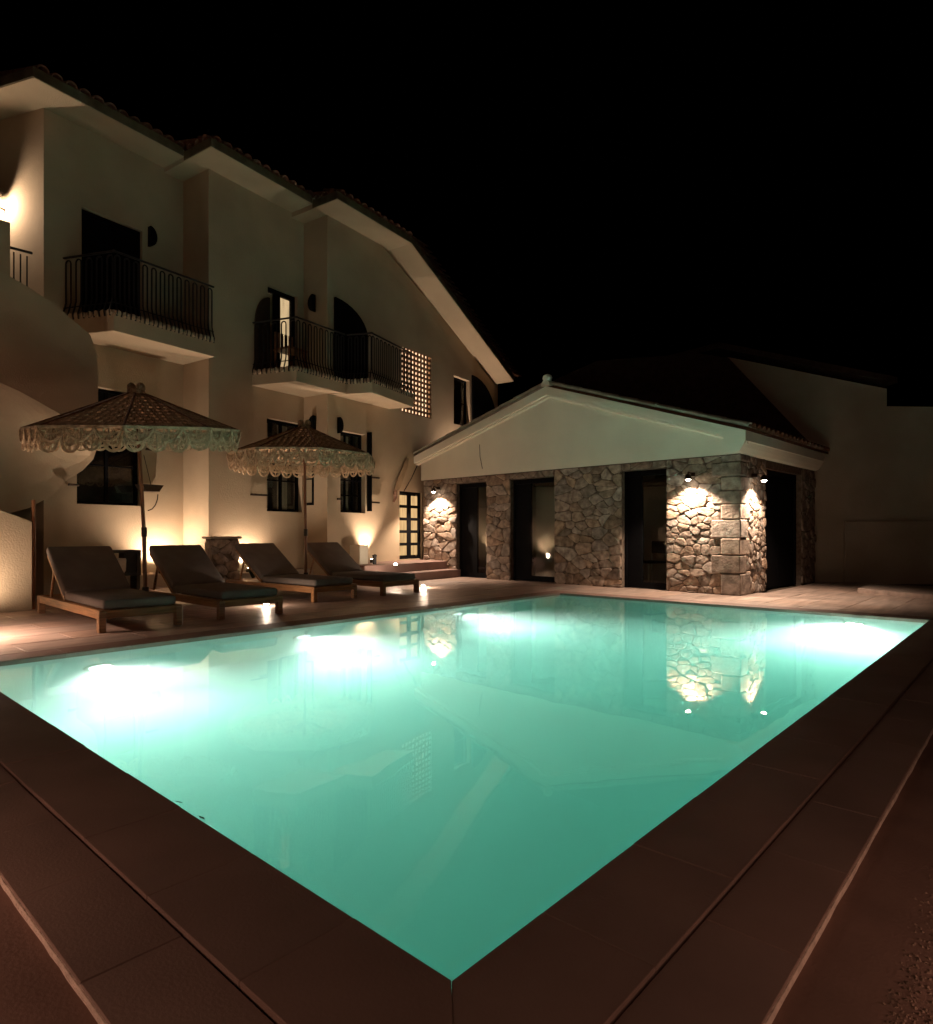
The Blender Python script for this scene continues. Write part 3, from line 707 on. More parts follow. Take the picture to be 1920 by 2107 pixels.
# up-lights at the foot of the wall
def uplight(x, y, z, e, label, spot=120, aim=(0, .25, 1), col=WARM, grp='up-lights washing the house wall'):
    root = on_house(empty('up_light')); tag(root, label, 'spotlight', grp)
    MB().lathe((x, y, z), [(.05, 0), (.05, .07), (.042, .075)], 12).build('housing', M_LAMP, root)
    MB().lathe((x, y, z+.07), [(.038, 0), (.036, .012)], 12).build('lens', M_BULB, root)
    light('wash', 'SPOT', e, col, (x, y, z+.11), root, aim, .04, spot, .8)
uplight(1.78, Y1-.30, .29, 92, 'up-light hidden behind the second lounger washing the recessed left wall', 150, (.1, .12, 1))
uplight(H.xs(512, Y2-.2), Y2-.2, .27, 70, 'up-light behind the third lounger near a small potted plant', 140, (0, .15, 1))
uplight(H.xs(766, Y3-.22), Y3-.22, .365, 100, 'up-light at the right foot of the wall left of the glazed door', 84, (.02, .18, 1))
uplight(9.35, Y3-.17, 2.55, 120, 'up-light on the house wall hidden in the gap behind the pool house roof', 165, (-.1, -.25, 1))
uplight(-1.75, Y1-2.1, -.02, 45, 'up-light at the far left below the curved stair', 150, (.3, .4, 1))

# ------------------------------------------------------------------ pavilion
V = PAV
pav = empty('pool_house', (V.o[0], V.o[1], 0), V.rz)
tag(pav, 'single-storey rubble stone pool house with white gable and dark doorways', 'pool house')
ZS = 2.29; ZD = 2.15
def t_(px): return V.xs(px, 0)
D = [(t_(938), t_(1000)), (t_(1049), t_(1140)), (t_(1278), t_(1370))]
SY0 = V.ys(1578, PL); SY1 = V.ys(1652, PL)
mb = MB()
th = .35
def pier(x0, x1): mb.box((x0, .03, -.03), (x1, th, ZS))
edges = [0] + [q for dd in D for q in dd] + [PL-.03]
for i in range(0, len(edges), 2): pier(edges[i], edges[i+1])
for (p, q) in D: mb.box((p, .032, ZD), (q, th-.002, ZS))
mb.build('wall', M_MORTAR, pav)
mb = MB(); mb.box((PL-.35, th, -.03), (PL-.03, SY0, ZS)); mb.box((PL-.35, SY1, -.03), (PL-.03, PD, ZS)); mb.box((PL-.348, SY0, ZD), (PL-.032, SY1, ZS)); mb.build('wall', M_MORTAR, pav)
mb = MB(); mb.box((0.02, PD-.2, -.03), (PL-.36, PD, ZS)); mb.box((0.0, th+.002, -.03), (.3, PD-.21, ZS)); mb.build('wall', M_INT, pav)
MB().box((.3, th, -.02), (PL-.36, PD-.21, .003)).build('floor', M_PAVE, pav)
MB().box((.01, .04, ZS+.003), (PL-.04, PD, ZS+.09)).build('ceiling', M_INT, pav)

def clip(poly, px, py, nx, ny):
    out = []; n = len(poly)
    for i in range(n):
        a, b = poly[i], poly[(i+1) % n]
        da = (a[0]-px)*nx + (a[1]-py)*ny; db = (b[0]-px)*nx + (b[1]-py)*ny
        if da <= 0: out.append(a)
        if (da < 0 < db) or (db < 0 < da):
            t = da/(da-db); out.append((a[0]+(b[0]-a[0])*t, a[1]+(b[1]-a[1])*t))
    return out
def cells(w, h, area, asp=1.4):
    n = max(2, int(w*h/area)); pts = []
    W_ = w/asp
    tries = 0
    rmin = math.sqrt(W_*h/n)*.78
    while len(pts) < n and tries < 4000:
        tries += 1; q = (random.random()*W_, random.random()*h)
        rr = rmin*random.choice((.42, .55, .8, 1.1, 1.4)) * (1 if tries < 2500 else .7)
        if all((q[0]-p[0])**2 + (q[1]-p[1])**2 > rr*rr for p in pts): pts.append(q)
    res = []
    for i, p in enumerate(pts):
        poly = [(0, 0), (W_, 0), (W_, h), (0, h)]
        for j, q in enumerate(pts):
            if j != i:
                dx, dy = q[0]-p[0], q[1]-p[1]
                if dx*dx+dy*dy < 1.2: poly = clip(poly, (p[0]+q[0])/2, (p[1]+q[1])/2, dx, dy)
                if len(poly) < 3: break
        if len(poly) >= 3: res.append([(x*asp, y) for x, y in poly])
    return res
NST = [0]
SPARE = MB()
def stone(poly, to3, base, prot, par, m=None, spare=False):
    """one irregular stone: outline rounded, face domed and tilted"""
    cx_ = sum(p[0] for p in poly)/len(poly); cz_ = sum(p[1] for p in poly)/len(poly)
    q = []
    for i in range(len(poly)):      # round the corners once
        a, b = poly[i], poly[(i+1) % len(poly)]
        if math.hypot(a[0]-b[0], a[1]-b[1]) < .015: continue
        q.append((a[0]*.82+b[0]*.18, a[1]*.82+b[1]*.18)); q.append((a[0]*.18+b[0]*.82, a[1]*.18+b[1]*.82))
    if len(q) < 3: return
    def ring(sc, off, jit):
        rr = []
        for (x, z) in q:
            dx, dz = x-cx_, z-cz_; l = math.hypot(dx, dz) + 1e-6; s_ = max(.2, (l-sc)/l)
            rr.append((cx_+dx*s_+random.uniform(-jit, jit), cz_+dz*s_+random.uniform(-jit, jit), off + tx*dx + tz*dz + random.uniform(-jit, jit)*.6))
        return rr
    tx, tz = random.uniform(-.07, .07), random.uniform(-.10, .06)
    r0 = [(x, z, base) for x, z, _ in ring(.004, 0, .003)]; r1 = ring(.006, prot*.6, .004); r2 = ring(.022, prot, .006)
    n = len(q); vs = [to3(*p) for p in r0+r1+r2] + [to3(cx_, cz_, prot+random.uniform(.0, .012))]
    fs = [(k, (k+1) % n, n+(k+1) % n, n+k) for k in range(n)] + [(n+k, n+(k+1) % n, 2*n+(k+1) % n, 2*n+k) for k in range(n)] + [(2*n+k, 2*n+(k+1) % n, 3*n) for k in range(n)]
    if spare: SPARE.add(vs, fs); return
    mb = MB(); mb.add(vs, fs); mb.build('stone', m or M_STONE, par); NST[0] += 1
front = lambda x, z, o: (x, .03-o, z)
side = lambda y, z, o: (PL-.03+o, y, z)
def stones(x0, x1, z0, z1, area, to3, par, asp=1.6, spare=False):
    area *= .8
    for c in cells(x1-x0, z1-z0, area, asp):
        stone([(x0+a, z0+b) for a, b in c], to3, -.01, random.uniform(.012, .038), par, spare=spare or abs(sum(c[i][0]*c[(i+1)%len(c)][1]-c[(i+1)%len(c)][0]*c[i][1] for i in range(len(c))))/2 < .0185)
stones(edges[0], edges[1], 0, ZS, .050, front, pav)
stones(edges[2], edges[3], 0, ZS, .056, front, pav)
stones(edges[4], edges[5], 0, ZS, .056, front, pav)
stones(edges[6], PL-.30, 0, ZS, .033, front, pav)
for (p, q) in D: stones(p, q, ZD+.005, ZS, .03, front, pav, 2.2, spare=True)
stones(.27, SY0, 0, ZS, .024, side, pav, 1.2)
stones(SY1, PD, 0, ZS, .06, side, pav, spare=True)
tag(SPARE.build('small_stones', M_STONE, pav), kind='stuff')
# quoins
z = 0.0; i = 0
while z < ZS - .02:
    h = min(random.uniform(.22, .36), ZS-z); lf, ls = (.46, .26) if i % 2 else (.30, .40)
    j = random.uniform(-.006, .006)
    mb = MB(); mb.box((PL-lf, -.028+j, z+.006), (PL+.018+j, ls, z+h-.006)); mb.build('quoin', M_STONE, pav, bevel=.016); z += h; i += 1
# doors: dark frame, one solid leaf, one glazed leaf
for k, (p, q) in enumerate(D):
    mb = MB(); fw = .05
    mb.box((p+.002, .12, 0), (p+fw, .22, ZD-.002)); mb.box((q-fw, .12, 0), (q-.002, .22, ZD-.002)); mb.box((p+fw, .12, ZD-.10), (q-fw, .22, ZD-.002))
    dr = mb.build('door', M_SHUT, pav)
    m_ = p+(q-p)*(.40 if k else .58)
    MB().box((p+fw+.002, .14, .01), (m_, .19, ZD-.105)).build('solid_leaf', M_SHUT, dr)
    MB().box((m_+.002, .15, .12), (q-fw-.002, .16, ZD-.105)).build('pane', M_GLASS, dr)
    MB().box((m_+.002, .14, .01), (q-fw-.002, .18, .118)).build('kick_rail', M_SHUT, dr)
mb = MB(); mb.box((PL-.22, SY0+.002, 0), (PL-.12, SY0+.07, ZD)); mb.box((PL-.22, SY1-.07, 0), (PL-.12, SY1-.002, ZD)); mb.box((PL-.22, SY0+.07, ZD-.1), (PL-.12, SY1-.07, ZD))
dr = mb.build('door', M_SHUT, pav)
md = (SY0+SY1)/2
MB().box((PL-.20, SY0+.07, .01), (PL-.15, md-.003, ZD-.1)).build('solid_leaf', M_SHUT, dr); MB().box((PL-.20, md+.003, .01), (PL-.15, SY1-.07, ZD-.1)).build('solid_leaf', M_SHUT, dr)
# white gable, raking cornice, boxed side eave
AX, AZ = t_(1134), 3.75
mb = MB()
gp = [(-.02, ZS), (PL, ZS), (PL+.02, 2.47), (AX, AZ), (-.02, 2.68)]
mb.prism([(x, -.045, z) for x, z in gp], [(x, .25, z) for x, z in gp]); mb.build('gable', M_WHITE, pav)
MB().box((-.03, -.015, ZS-.014), (PL+.004, .02, ZS-.002)).build('drip_joint', M_MORTAR, pav)
def cornice(x0, z0a, z0b, x1, z1a, z1b):
    mb = MB(); mb.prism([(x0, -.17, z0a), (x1, -.17, z1a), (x1, -.17, z1b), (x0, -.17, z0b)], [(x0, .2, z0a), (x1, .2, z1a), (x1, .2, z1b), (x0, .2, z0b)]); mb.build('raking_cornice', M_WHITE, pav)
    mb = MB(); mb.prism([(x0, -.10, z0a-.035), (x1, -.10, z1a-.035), (x1, -.10, z1a-.002), (x0, -.10, z0a-.002)], [(x0, -.05, z0a-.06), (x1, -.05, z1a-.06), (x1, -.05, z1a-.002), (x0, -.05, z0a-.002)]); mb.build('cornice_bead', M_WHITE, pav)
cornice(-.15, 2.70, 2.87, AX, AZ+.02, AZ+.19)
cornice(AX+.001, AZ+.02, AZ+.19, PL+.15, 2.47, 2.63)
mb = MB(); prof = [(PL+.003, ZS), (PL+.05, ZS+.02), (PL+.10, ZS+.09), (PL+.14, ZS+.17), (PL+.15, ZS+.18), (PL+.15, 2.63), (PL-.2, 2.63), (PL-.2, ZS)]
mb.prism([(x, -.168, z) for x, z in prof], [(x, PD, z) for x, z in prof]); mb.build('side_eave', M_WHITE, pav)
# roof slopes with barrel tiles; ridge cap
mb = MB()
mb.prism([(-.2, -.08, 2.86), (AX, -.08, AZ+.19), (AX, -.08, AZ+.24), (-.2, -.08, 2.91)], [(-.2, PD+.2, 2.86), (AX, PD+.2, AZ+.19), (AX, PD+.2, AZ+.24), (-.2, PD+.2, 2.91)])
mb.prism([(AX+.002, -.08, AZ+.19), (PL+.18, -.08, 2.63), (PL+.18, -.08, 2.67), (AX+.002, -.08, AZ+.24)], [(AX+.002, PD+.2, AZ+.19), (PL+.18, PD+.2, 2.63), (PL+.18, PD+.2, 2.67), (AX+.002, PD+.2, AZ+.24)])
prf = mb.build('roof', M_TILE, pav)
sr = math.atan2(AZ+.24-2.67, PL+.18-AX); sL = math.atan2(AZ+.24-2.91, AX+.2)
nE = 20
for i in range(nE):
    put_tile(prf, (PL+.22, -.12+(PD+.25)*(i+.5)/nE, 2.68), (sr, 0, R(90)))
# verge tiles: barrel tiles laid up the front edge on both slopes, end to end
def verge(xa, za, xb, zb, n, rotz, s_):
    for i in range(n):
        t = i/n; put_tile(prf, (xa+(xb-xa)*t, -.12+random.uniform(-.008,.008), za+(zb-za)*t+.01), (s_, 0, rotz), True)
verge(-.22, 2.90, AX, AZ+.24, 10, R(-90), sL); verge(PL+.2, 2.67, AX, AZ+.24, 10, R(90), sr)
mw = MB()
for k in range(1, 17):      # further rows on the right-hand slope joined into one mass
    yy_ = -.12 + k*.235
    n = 6; r0 = []; r1 = []
    for q in range(n+1):
        t = math.pi*q/n; r0.append((PL+.2, yy_+.085*math.cos(t), 2.66+.07*math.sin(t))); r1.append((AX, yy_+.085*math.cos(t), AZ+.24+.07*math.sin(t)))
    m = n+1; mw.add(r0+r1, [(q, q+1, m+q+1, m+q) for q in range(n)])
tag(mw.build('tile_rows', M_TILE, prf), kind='stuff')
rc = MB(); n = 8
ringf = lambda y, r: [(AX+r*math.cos(math.pi*q/n), y, AZ+.20+r*1.0*math.sin(math.pi*q/n)) for q in range(n+1)]
for k in range(9): 
    m = MB(); m.prism(ringf(-.2+k*.5, .105), ringf(.32+k*.5, .09)); m.build('ridge_tile', M_WHITE if k == 0 else M_TILE, prf)
MB().lathe((AX, -.12, AZ+.27), [(.05, 0), (.085, .04), (.10, .09), (.08, .14), (.03, .165)], 12).build('ridge_finial', M_WHITE, prf, smooth=True)
# hairline crack lead / cable on the gable
p0 = (t_(990), V.z(915, t_(990), 0)); p1 = (t_(996), V.z(965, t_(996), 0))
MB().tube([(p0[0], -.05, p0[1]), ((p0[0]+p1[0])/2-.03, -.05, (p0[1]+p1[1])/2), (p1[0], -.05, p1[1])], .006, 5).build('gable_cable', M_MORTAR, pav)
# wall lamps on the stone
def on_pav(o): o.location = (V.o[0], V.o[1], 0); o.rotation_euler = (0, 0, V.rz); return o
def stone_lamp(pos, nrm, e, label):
    root = on_pav(empty('wall_spotlight')); tag(root, label, 'wall lamp', 'lit downlights on the stone pool house')
    x, y, z = pos; n_ = Vector(nrm); c = Vector(pos) + n_*.18
    MB().lathe((x+nrm[0]*.03, y+nrm[1]*.03, z+.06), [(.05, -.03), (.05, .03)], 10).build('wall_plate', M_LAMP, root)
    MB().tube([Vector(pos)+n_*.02+Vector((0,0,.06)), c+Vector((0,0,.09)), c+Vector((0,0,.04))], .014, 6).build('arm', M_LAMP, root)
    MB().lathe(c, [(.02, .06), (.045, .04), (.06, -.02), (.058, -.03)], 12).build('shade', M_LAMP, root)
    MB().lathe(c, [(.042, -.038), (.03, -.05), (.012, -.056)], 10).build('bulb', M_BULBS, root)
    light('downlight', 'SPOT', e, WARM2, c+Vector((0,0,-.07)) - n_*.01, root, (-nrm[0]*.08, -nrm[1]*.08, -1), .022, 125, .5)
stone_lamp((V.xs(905, 0), -.02, V.z(1010, V.xs(905, 0), 0)), (0, -1, 0), 160, 'lit downlight on the far left stone pier of the pool house')
stone_lamp((V.xs(1427, 0), -.02, V.z(984, V.xs(1427, 0), 0)), (0, -1, 0), 150, 'lit downlight on the broad front pier right of the last front doorway')
yy = V.ys(1549, PL+.02); stone_lamp((PL+.02, yy, V.z(986, PL, yy)), (1, 0, 0), 140, 'lit downlight on the right side wall of the pool house')
# inside: floor lamp, chair, side table
x, y = V.xs(1116, 1.6), 1.6; zl = V.z(1031, x, y)
root = on_pav(empty('floor_lamp')); tag(root, 'dark floor lamp with square tilted shade seen through the middle doorway', 'lamp')
MB().lathe((x, y, 0.003), [(.14, 0), (.14, .02), (.02, .03)], 14).build('base', M_IRON, root); MB().tube([(x, y, .02), (x, y, zl)], .012, 6).build('stem', M_IRON, root)
mb = MB(); mb.prism([(x-.14, y-.12, zl-.13), (x+.12, y-.12, zl-.16), (x+.12, y+.12, zl-.16), (x-.14, y+.12, zl-.13)], [(x-.10, y-.10, zl+.15), (x+.15, y-.10, zl+.12), (x+.15, y+.10, zl+.12), (x-.10, y+.10, zl+.15)]); mb.build('lamp_shade', M_SHUT, root, bevel=.008)
def pav_chair(px, yq, label, rz):
    xq = V.xs(px, yq); w = V.world(xq, yq); root = empty('dining_chair', (w[0], w[1], .003), V.rz+rz); tag(root, label, 'chair', 'chairs inside the pool house')
    for (sx, sy) in ((-.2,-.2), (.2,-.2), (-.2,.2), (.2,.2)): MB().tube([(sx*1.1, sy*1.1, 0), (sx, sy, .44 if sy < 0 else .85)], .016, 6).build('leg', M_RIBBON, root)
    MB().box((-.22,-.22,.43), (.22,.22,.47)).build('seat', M_DWOOD, root, bevel=.01)
    MB().box((-.2,.19,.62), (.2,.215,.85)).build('backrest', M_DWOOD, root, bevel=.008)
pav_chair(1098, .95, 'dark chair with pale legs just inside the middle doorway', .3)
pav_chair(1338, .9, 'dark chair with pale legs inside the last front doorway', -.4)
x, y = V.xs(1125, 1.0), 1.0
root = on_pav(empty('low_table')); tag(root, 'low dark table with a pale top inside the middle doorway', 'table')
MB().box((x-.3, y-.2, .38), (x+.35, y+.2, .40)).build('tabletop', M_RIBBON, root)
for (sx, sy) in ((-.27,-.17), (.32,-.17), (-.27,.17), (.32,.17)): MB().box((x+sx-.02, y+sy-.02, .003), (x+sx+.02, y+sy+.02, .38)).build('leg', M_DWOOD, root)
# counter against the back wall
root = on_pav(MB().box((2.2, PD-.75, .005), (5.2, PD-.22, 1.0)).build('bar_counter', M_DWOOD)); tag(root, 'long dark counter along the back wall inside the pool house', 'counter')
root = on_pav(empty('pendant_lamp')); tag(root, 'small dim pendant lamp hanging inside the pool house', 'lamp')
MB().tube([(5.0, 2.4, ZS), (5.0, 2.4, 1.95)], .006, 5).build('cord', M_IRON, root); MB().lathe((5.0, 2.4, 1.8), [(.12, 0), (.10, .08), (.02, .15)], 12).build('lamp_shade', M_IRON, root)
light('pendant_light', 'POINT', 40.0, WARM, (5.0, 2.4, 1.76), root, size=.04)

# ------------------------------------------------------------------ neighbour's wall on the right
M_DTILE_SHADE = mat('dark_tile_and_shade', (.045, .028, .02), .9, .2, 8, .2, 40, .05)
nb = empty('neighbour_house', (0, 0, 0)); tag(nb, 'dim plain neighbouring house wall with sloping tiled roof behind the pool house', 'house')
def nw(px, py): 
    r = (px-CX)/FPX; x = r*(14.018)/(1+.1*r); d = 14.018-.1*x; return (x, d, 1+(HY-py)/FPX*d)
tp = [nw(1500, 735), nw(1825, 800), nw(1825, 836), nw(2250, 842)]
xl = 1.5; dl = 14.018-.1*xl
poly = [(xl, dl, -.03), (tp[3][0], tp[3][1], -.03), tp[3], tp[2], tp[1], tp[0], (xl, dl, 3.9)]
mb = MB(); mb.prism(poly, [(x+.05, y+6, z) for x, y, z in poly]); mb.build('wall', M_DIM, nb)
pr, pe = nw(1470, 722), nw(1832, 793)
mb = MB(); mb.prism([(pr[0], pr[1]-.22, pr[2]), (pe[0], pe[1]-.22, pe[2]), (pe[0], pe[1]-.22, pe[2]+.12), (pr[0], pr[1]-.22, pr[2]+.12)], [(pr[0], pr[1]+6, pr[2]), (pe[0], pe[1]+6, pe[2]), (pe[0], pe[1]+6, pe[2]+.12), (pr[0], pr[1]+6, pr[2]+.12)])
nr = mb.build('roof', M_DTILE_SHADE, nb)
mb = MB(); mb.prism([(xl-.3, dl-.2, 3.86), (pr[0]-.002, pr[1]-.2, pr[2]), (pr[0]-.002, pr[1]-.2, pr[2]+.12), (xl-.3, dl-.2, 3.98)], [(xl-.3, dl+6, 3.86), (pr[0]-.002, pr[1]+6, pr[2]), (pr[0]-.002, pr[1]+6, pr[2]+.12), (xl-.3, dl+6, 3.98)]); mb.build('roof', M_DTILE_SHADE, nb)
q0, q1 = nw(1735, 1072), nw(2250, 1072)
mb = MB(); mb.prism([(q0[0], q0[1]-.08, -.03), (q1[0], q1[1]-.08, -.03), (q1[0], q1[1]-.002, -.03), (q0[0], q0[1]-.002, -.03)], [(q0[0], q0[1]-.08, q0[2]), (q1[0], q1[1]-.08, q0[2]), (q1[0], q1[1]-.002, q0[2]), (q0[0], q0[1]-.002, q0[2])]); mb.build('plinth', M_DIM, nb, bevel=.008)
# near-black plate behind the pool house, standing in for shade on this wall
def nw2(px, py):
    r_ = (px-CX)/FPX; d_ = (13.98-.1*r_*13.6) - .42; return (r_*d_, d_, 1+(HY-py)/FPX*d_)
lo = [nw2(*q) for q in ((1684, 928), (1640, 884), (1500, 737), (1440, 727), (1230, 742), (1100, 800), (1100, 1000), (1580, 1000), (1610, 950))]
mb = MB(); mb.prism(lo, [(x, y+.2, z) for x, y, z in lo]); mb.build('shade_plate', M_DTILE_SHADE, nb)
# low slab step by that wall
q = [G(1765, 1219), G(1990, 1240), G(2030, 1225), G(1790, 1209)]
mb = MB(); mb.prism([(x, y, -.02) for x, y in q], [(x, y, .07) for x, y in q]); tag(mb.build('stone_step', M_PAVE, bevel=.01), 'low pale stone step on the paving below the neighbouring wall', 'step')

# ------------------------------------------------------------------ low wall, post, pier, console by the house
y = -1.75
xa, xb = H.xs(-330, y), H.xs(67, y)
zt = H.z(1073, xb, y)
mb = MB(); mb.prism([(xa, y, -.02), (xb, y, -.02), (xb, y, zt), (xa, y, zt+.75)], [(xa, y+.22, -.02), (xb, y+.22, -.02), (xb, y+.22, zt), (xa, y+.22, zt+.75)])
tag(on_house(mb.build('stair_wall', M_PLASTER, bevel=.01)), 'low plastered wall at the left edge of the picture below the stair', 'wall')
mb = MB(); mb.box((xb+.008, y+.02, -.02), (xb+.045, y+.06, H.z(1028, xb, y))); tag(on_house(mb.build('wall_post', M_POLE, bevel=.006)), 'slim dark brown post standing at the end of the low plastered wall', 'post')
# rough stone pier
px0, px1 = 436, 494
root = on_house(empty('stone_pier')); tag(root, 'short rough stone pier with flat cap between the second and third loungers', 'pier')
yq = Y2-.62; xa, xb = H.xs(px0, yq), H.xs(px1, yq); zc = H.z(1104, xa, yq)
MB().box((xa+.03, yq+.03, -.02), (xb-.03, yq+.22, zc-.04)).build('core', M_MORTAR, root)
MB().box((xa-.03, yq-.03, zc-.04), (xb+.03, yq+.25, zc)).build('cap', M_DIM, root, bevel=.012)
pf = lambda x, z, o: (x, yq+.03-o, z); ps = lambda yy_, z, o: (xa+.03-o, yy_, z)
stones(xa, xb, 0, zc-.045, .045, pf, root); stones(yq+.03, yq+.22, 0, zc-.045, .045, ps, root)
# console table under the window with pot
yq = Y1-.62; xa, xb = H.xs(205, yq), H.xs(291, yq); zc = H.z(1131, xb, yq)
root = on_house(empty('console_table')); tag(root, 'dark wooden console table against the wall behind the first lounger', 'table')
MB().box((xa, yq, zc-.05), (xb, yq+.26, zc)).build('tabletop', M_DWOOD, root, bevel=.006)
MB().box((xb-.07, yq+.01, .3), (xb, yq+.24, zc-.05)).build('side_panel', M_DWOOD, root); MB().box((xa, yq+.01, .3), (xa+.07, yq+.24, zc-.05)).build('side_panel', M_DWOOD, root)
MB().box((xa+.07, yq+.01, .30), (xb-.07, yq+.24, .34)).build('shelf', M_DWOOD, root); MB().box((xa+(xb-xa)*.62, yq+.05, .34), (xb-.07, yq+.23, zc-.05)).build('drawer_box', M_DWOOD, root)
for sx in (xa+.01, xb-.07): MB().box((sx, yq+.02, -.002), (sx+.06, yq+.22, .30)).build('leg', M_DWOOD, root)
c = H.xs(250, yq+.1)
tag(on_house(MB().lathe((c, yq+.12, .341), [(.07, 0), (.085, .05), (.09, .22), (.085, .25)], 16).build('pot', M_RIBBON, smooth=True)), 'pale ceramic pot on the shelf of the dark console table', 'pot')
# white block beside the fourth lounger, dark bollard next to the up-light
yq = Y3-.55; xa, xb = H.xs(741, yq), H.xs(758, yq)
tag(on_house(MB().box((xa, yq, .366), (xb, yq+.3, H.z(1122, xa, yq))).build('plinth_block', M_WHITE, bevel=.01)), 'small white plastered block behind the fourth lounger at the wall up-light', 'block')
xq = H.xs(771, Y3-.75); root = on_house(empty('bollard')); tag(root, 'small dark bollard on the raised terrace near the glazed door', 'bollard')
MB().lathe((xq, Y3-.75, .366), [(.04, 0), (.04, .16)], 10).build('post', M_IRON, root); MB().lathe((xq, Y3-.75, .526), [(.05, 0), (.05, .03), (.02, .045)], 10).build('cap', M_IRON, root)
def plant(x, y, z, label, h, n, seed):
    rnd_ = random.Random(seed); root = on_house(empty('potted_plant')); tag(root, label, 'plant')
    MB().lathe((x, y, z), [(.07, 0), (.10, .14), (.095, .15)], 12).build('pot', M_LAMP, root)
    st_ = MB()
    for i in range(n):
        a = rnd_.uniform(0, 6.28); l = rnd_.uniform(.5, 1)*h; s_ = rnd_.uniform(.2, .9)*h*.8
        p = Vector((x, y, z+.14)); e = Vector((x+s_*math.cos(a), y+s_*math.sin(a)*.7, z+.14+l)); m_ = (p+e)/2 + Vector((0, 0, .08))
        lf = MB(); w = Vector((-math.sin(a), math.cos(a), 0))*.022
        lf.add([p-w*.4, p+w*.4, m_-w, m_+w, (m_+e)/2-w*.8+Vector((0,0,.02)), (m_+e)/2+w*.8+Vector((0,0,.02)), e], [(0,1,3,2), (2,3,5,4), (4,5,6)])
        lf.build('leaf', M_LEAF, root, smooth=True, fix=False)
xq = H.xs(521, Y2-.55); plant(xq, Y2-.55, -.003, 'small spiky potted plant behind the head of the third lounger', .34, 18, 3)
xq = H.xs(650, Y3-.55); plant(xq, Y3-1.5, -.003, 'low bushy potted plant between the third and fourth loungers', .22, 16, 5)

# ------------------------------------------------------------------ loungers
LEN, WID = 2.38, 0.82
def make_lounger():
    """origin at the near-left foot corner; x across, y toward the head"""
    root = empty('sun_lounger')
    for x in (0.0, WID-.05): MB().box((x, .0, .135), (x+.05, LEN, .225)).build('side_rail', M_WOOD_Y, root, bevel=.005)
    MB().box((.052, .004, .14), (WID-.052, .05, .222)).build('foot_rail', M_WOOD, root, bevel=.005)
    MB().box((.052, LEN-.05, .14), (WID-.052, LEN-.004, .222)).build('head_rail', M_WOOD, root, bevel=.005)
    for x in (-.004, WID-.066):
        for y_ in (-.004, LEN-.10): MB().box((x, y_, 0), (x+.07, y_+.075, .215)).build('leg', M_WOOD, root, bevel=.005)
    for k in range(15):
        y_ = .09+k*.15; MB().box((.052, y_, .19), (WID-.052, y_+.10, .212)).build('slat', M_WOOD, root)
    hy = 1.40
    mb = MB(); mb.box((.045, .03, .226), (WID-.045, hy-.01, .325)); mb.build('seat_cushion', M_CUSH, root, bevel=.03, seg=3, smooth=True)
    ang = R(34); bl = .93; dy, dz = math.cos(ang), math.sin(ang); ny_, nz_ = -dz, dy
    bp_ = lambda x, s_, t: (x, hy+.02+dy*s_+ny_*t, .245+dz*s_+nz_*t)
    mb = MB(); q = lambda s0, s1, t0, t1, x0_, x1_: mb.add([bp_(x0_,s0,t0), bp_(x1_,s0,t0), bp_(x1_,s1,t0), bp_(x0_,s1,t0), bp_(x0_,s0,t1), bp_(x1_,s0,t1), bp_(x1_,s1,t1), bp_(x0_,s1,t1)], [(0,3,2,1),(4,5,6,7),(0,1,5,4),(1,2,6,5),(2,3,7,6),(3,0,4,7)])
    q(0.02, bl, .0, .10, .045, WID-.045); mb.build('back_cushion', M_CUSH, root, bevel=.03, seg=3, smooth=True)
    mb = MB(); q(0, bl-.04, -.04, -.005, .06, .11); q(0, bl-.04, -.04, -.005, WID-.11, WID-.06)
    for k in range(6): q(.06+k*.15, .14+k*.15, -.025, -.005, .11, WID-.11)
    mb.build('back_frame', M_WOOD, root)
    for x in (.08, WID-.12):
        mb = MB(); a_ = Vector(bp_(x, .6, -.03)); mb.tube([a_, (x, hy+.02+dy*.6+.16, .21)], .016, 6); mb.build('prop', M_WOOD, root)
    return root
M_WOOD_Y = mat('teak_wood_rail', (0.30, 0.145, 0.06), 0.42, 0.3, 3, 0.12, 30, 0.4, rnd=0.1, stretch=(14, 1, 14))
LG = 'wooden sun loungers with taupe cushions by the pool'
spots = [((204, 1303.5), (-.722, .69), 'nearest wooden sun lounger at the far left with raised taupe backrest'),
         ((452, 1276), (-.735, .675), 'second sun lounger from the left, right beside the nearer parasol pole'),
         ((646, 1240), (-.775, .63), 'third sun lounger, its orange lit side rail showing beside the stone pier'),
         ((788, 1226.5), (-.76, .65), 'farthest sun lounger, on the right of the far parasol pole')]
proto = make_lounger()
LPOS = []
for i, (pp, dr_, lab) in enumerate(spots):
    o = proto if i == 0 else copy_tree(proto)
    gx, gy = G(*pp); o.location = (gx, gy, 0.001); o.rotation_euler = (0, 0, math.atan2(dr_[1], dr_[0]) - math.pi/2)
    tag(o, lab, 'sun lounger', LG); LPOS.append((gx, gy, dr_))

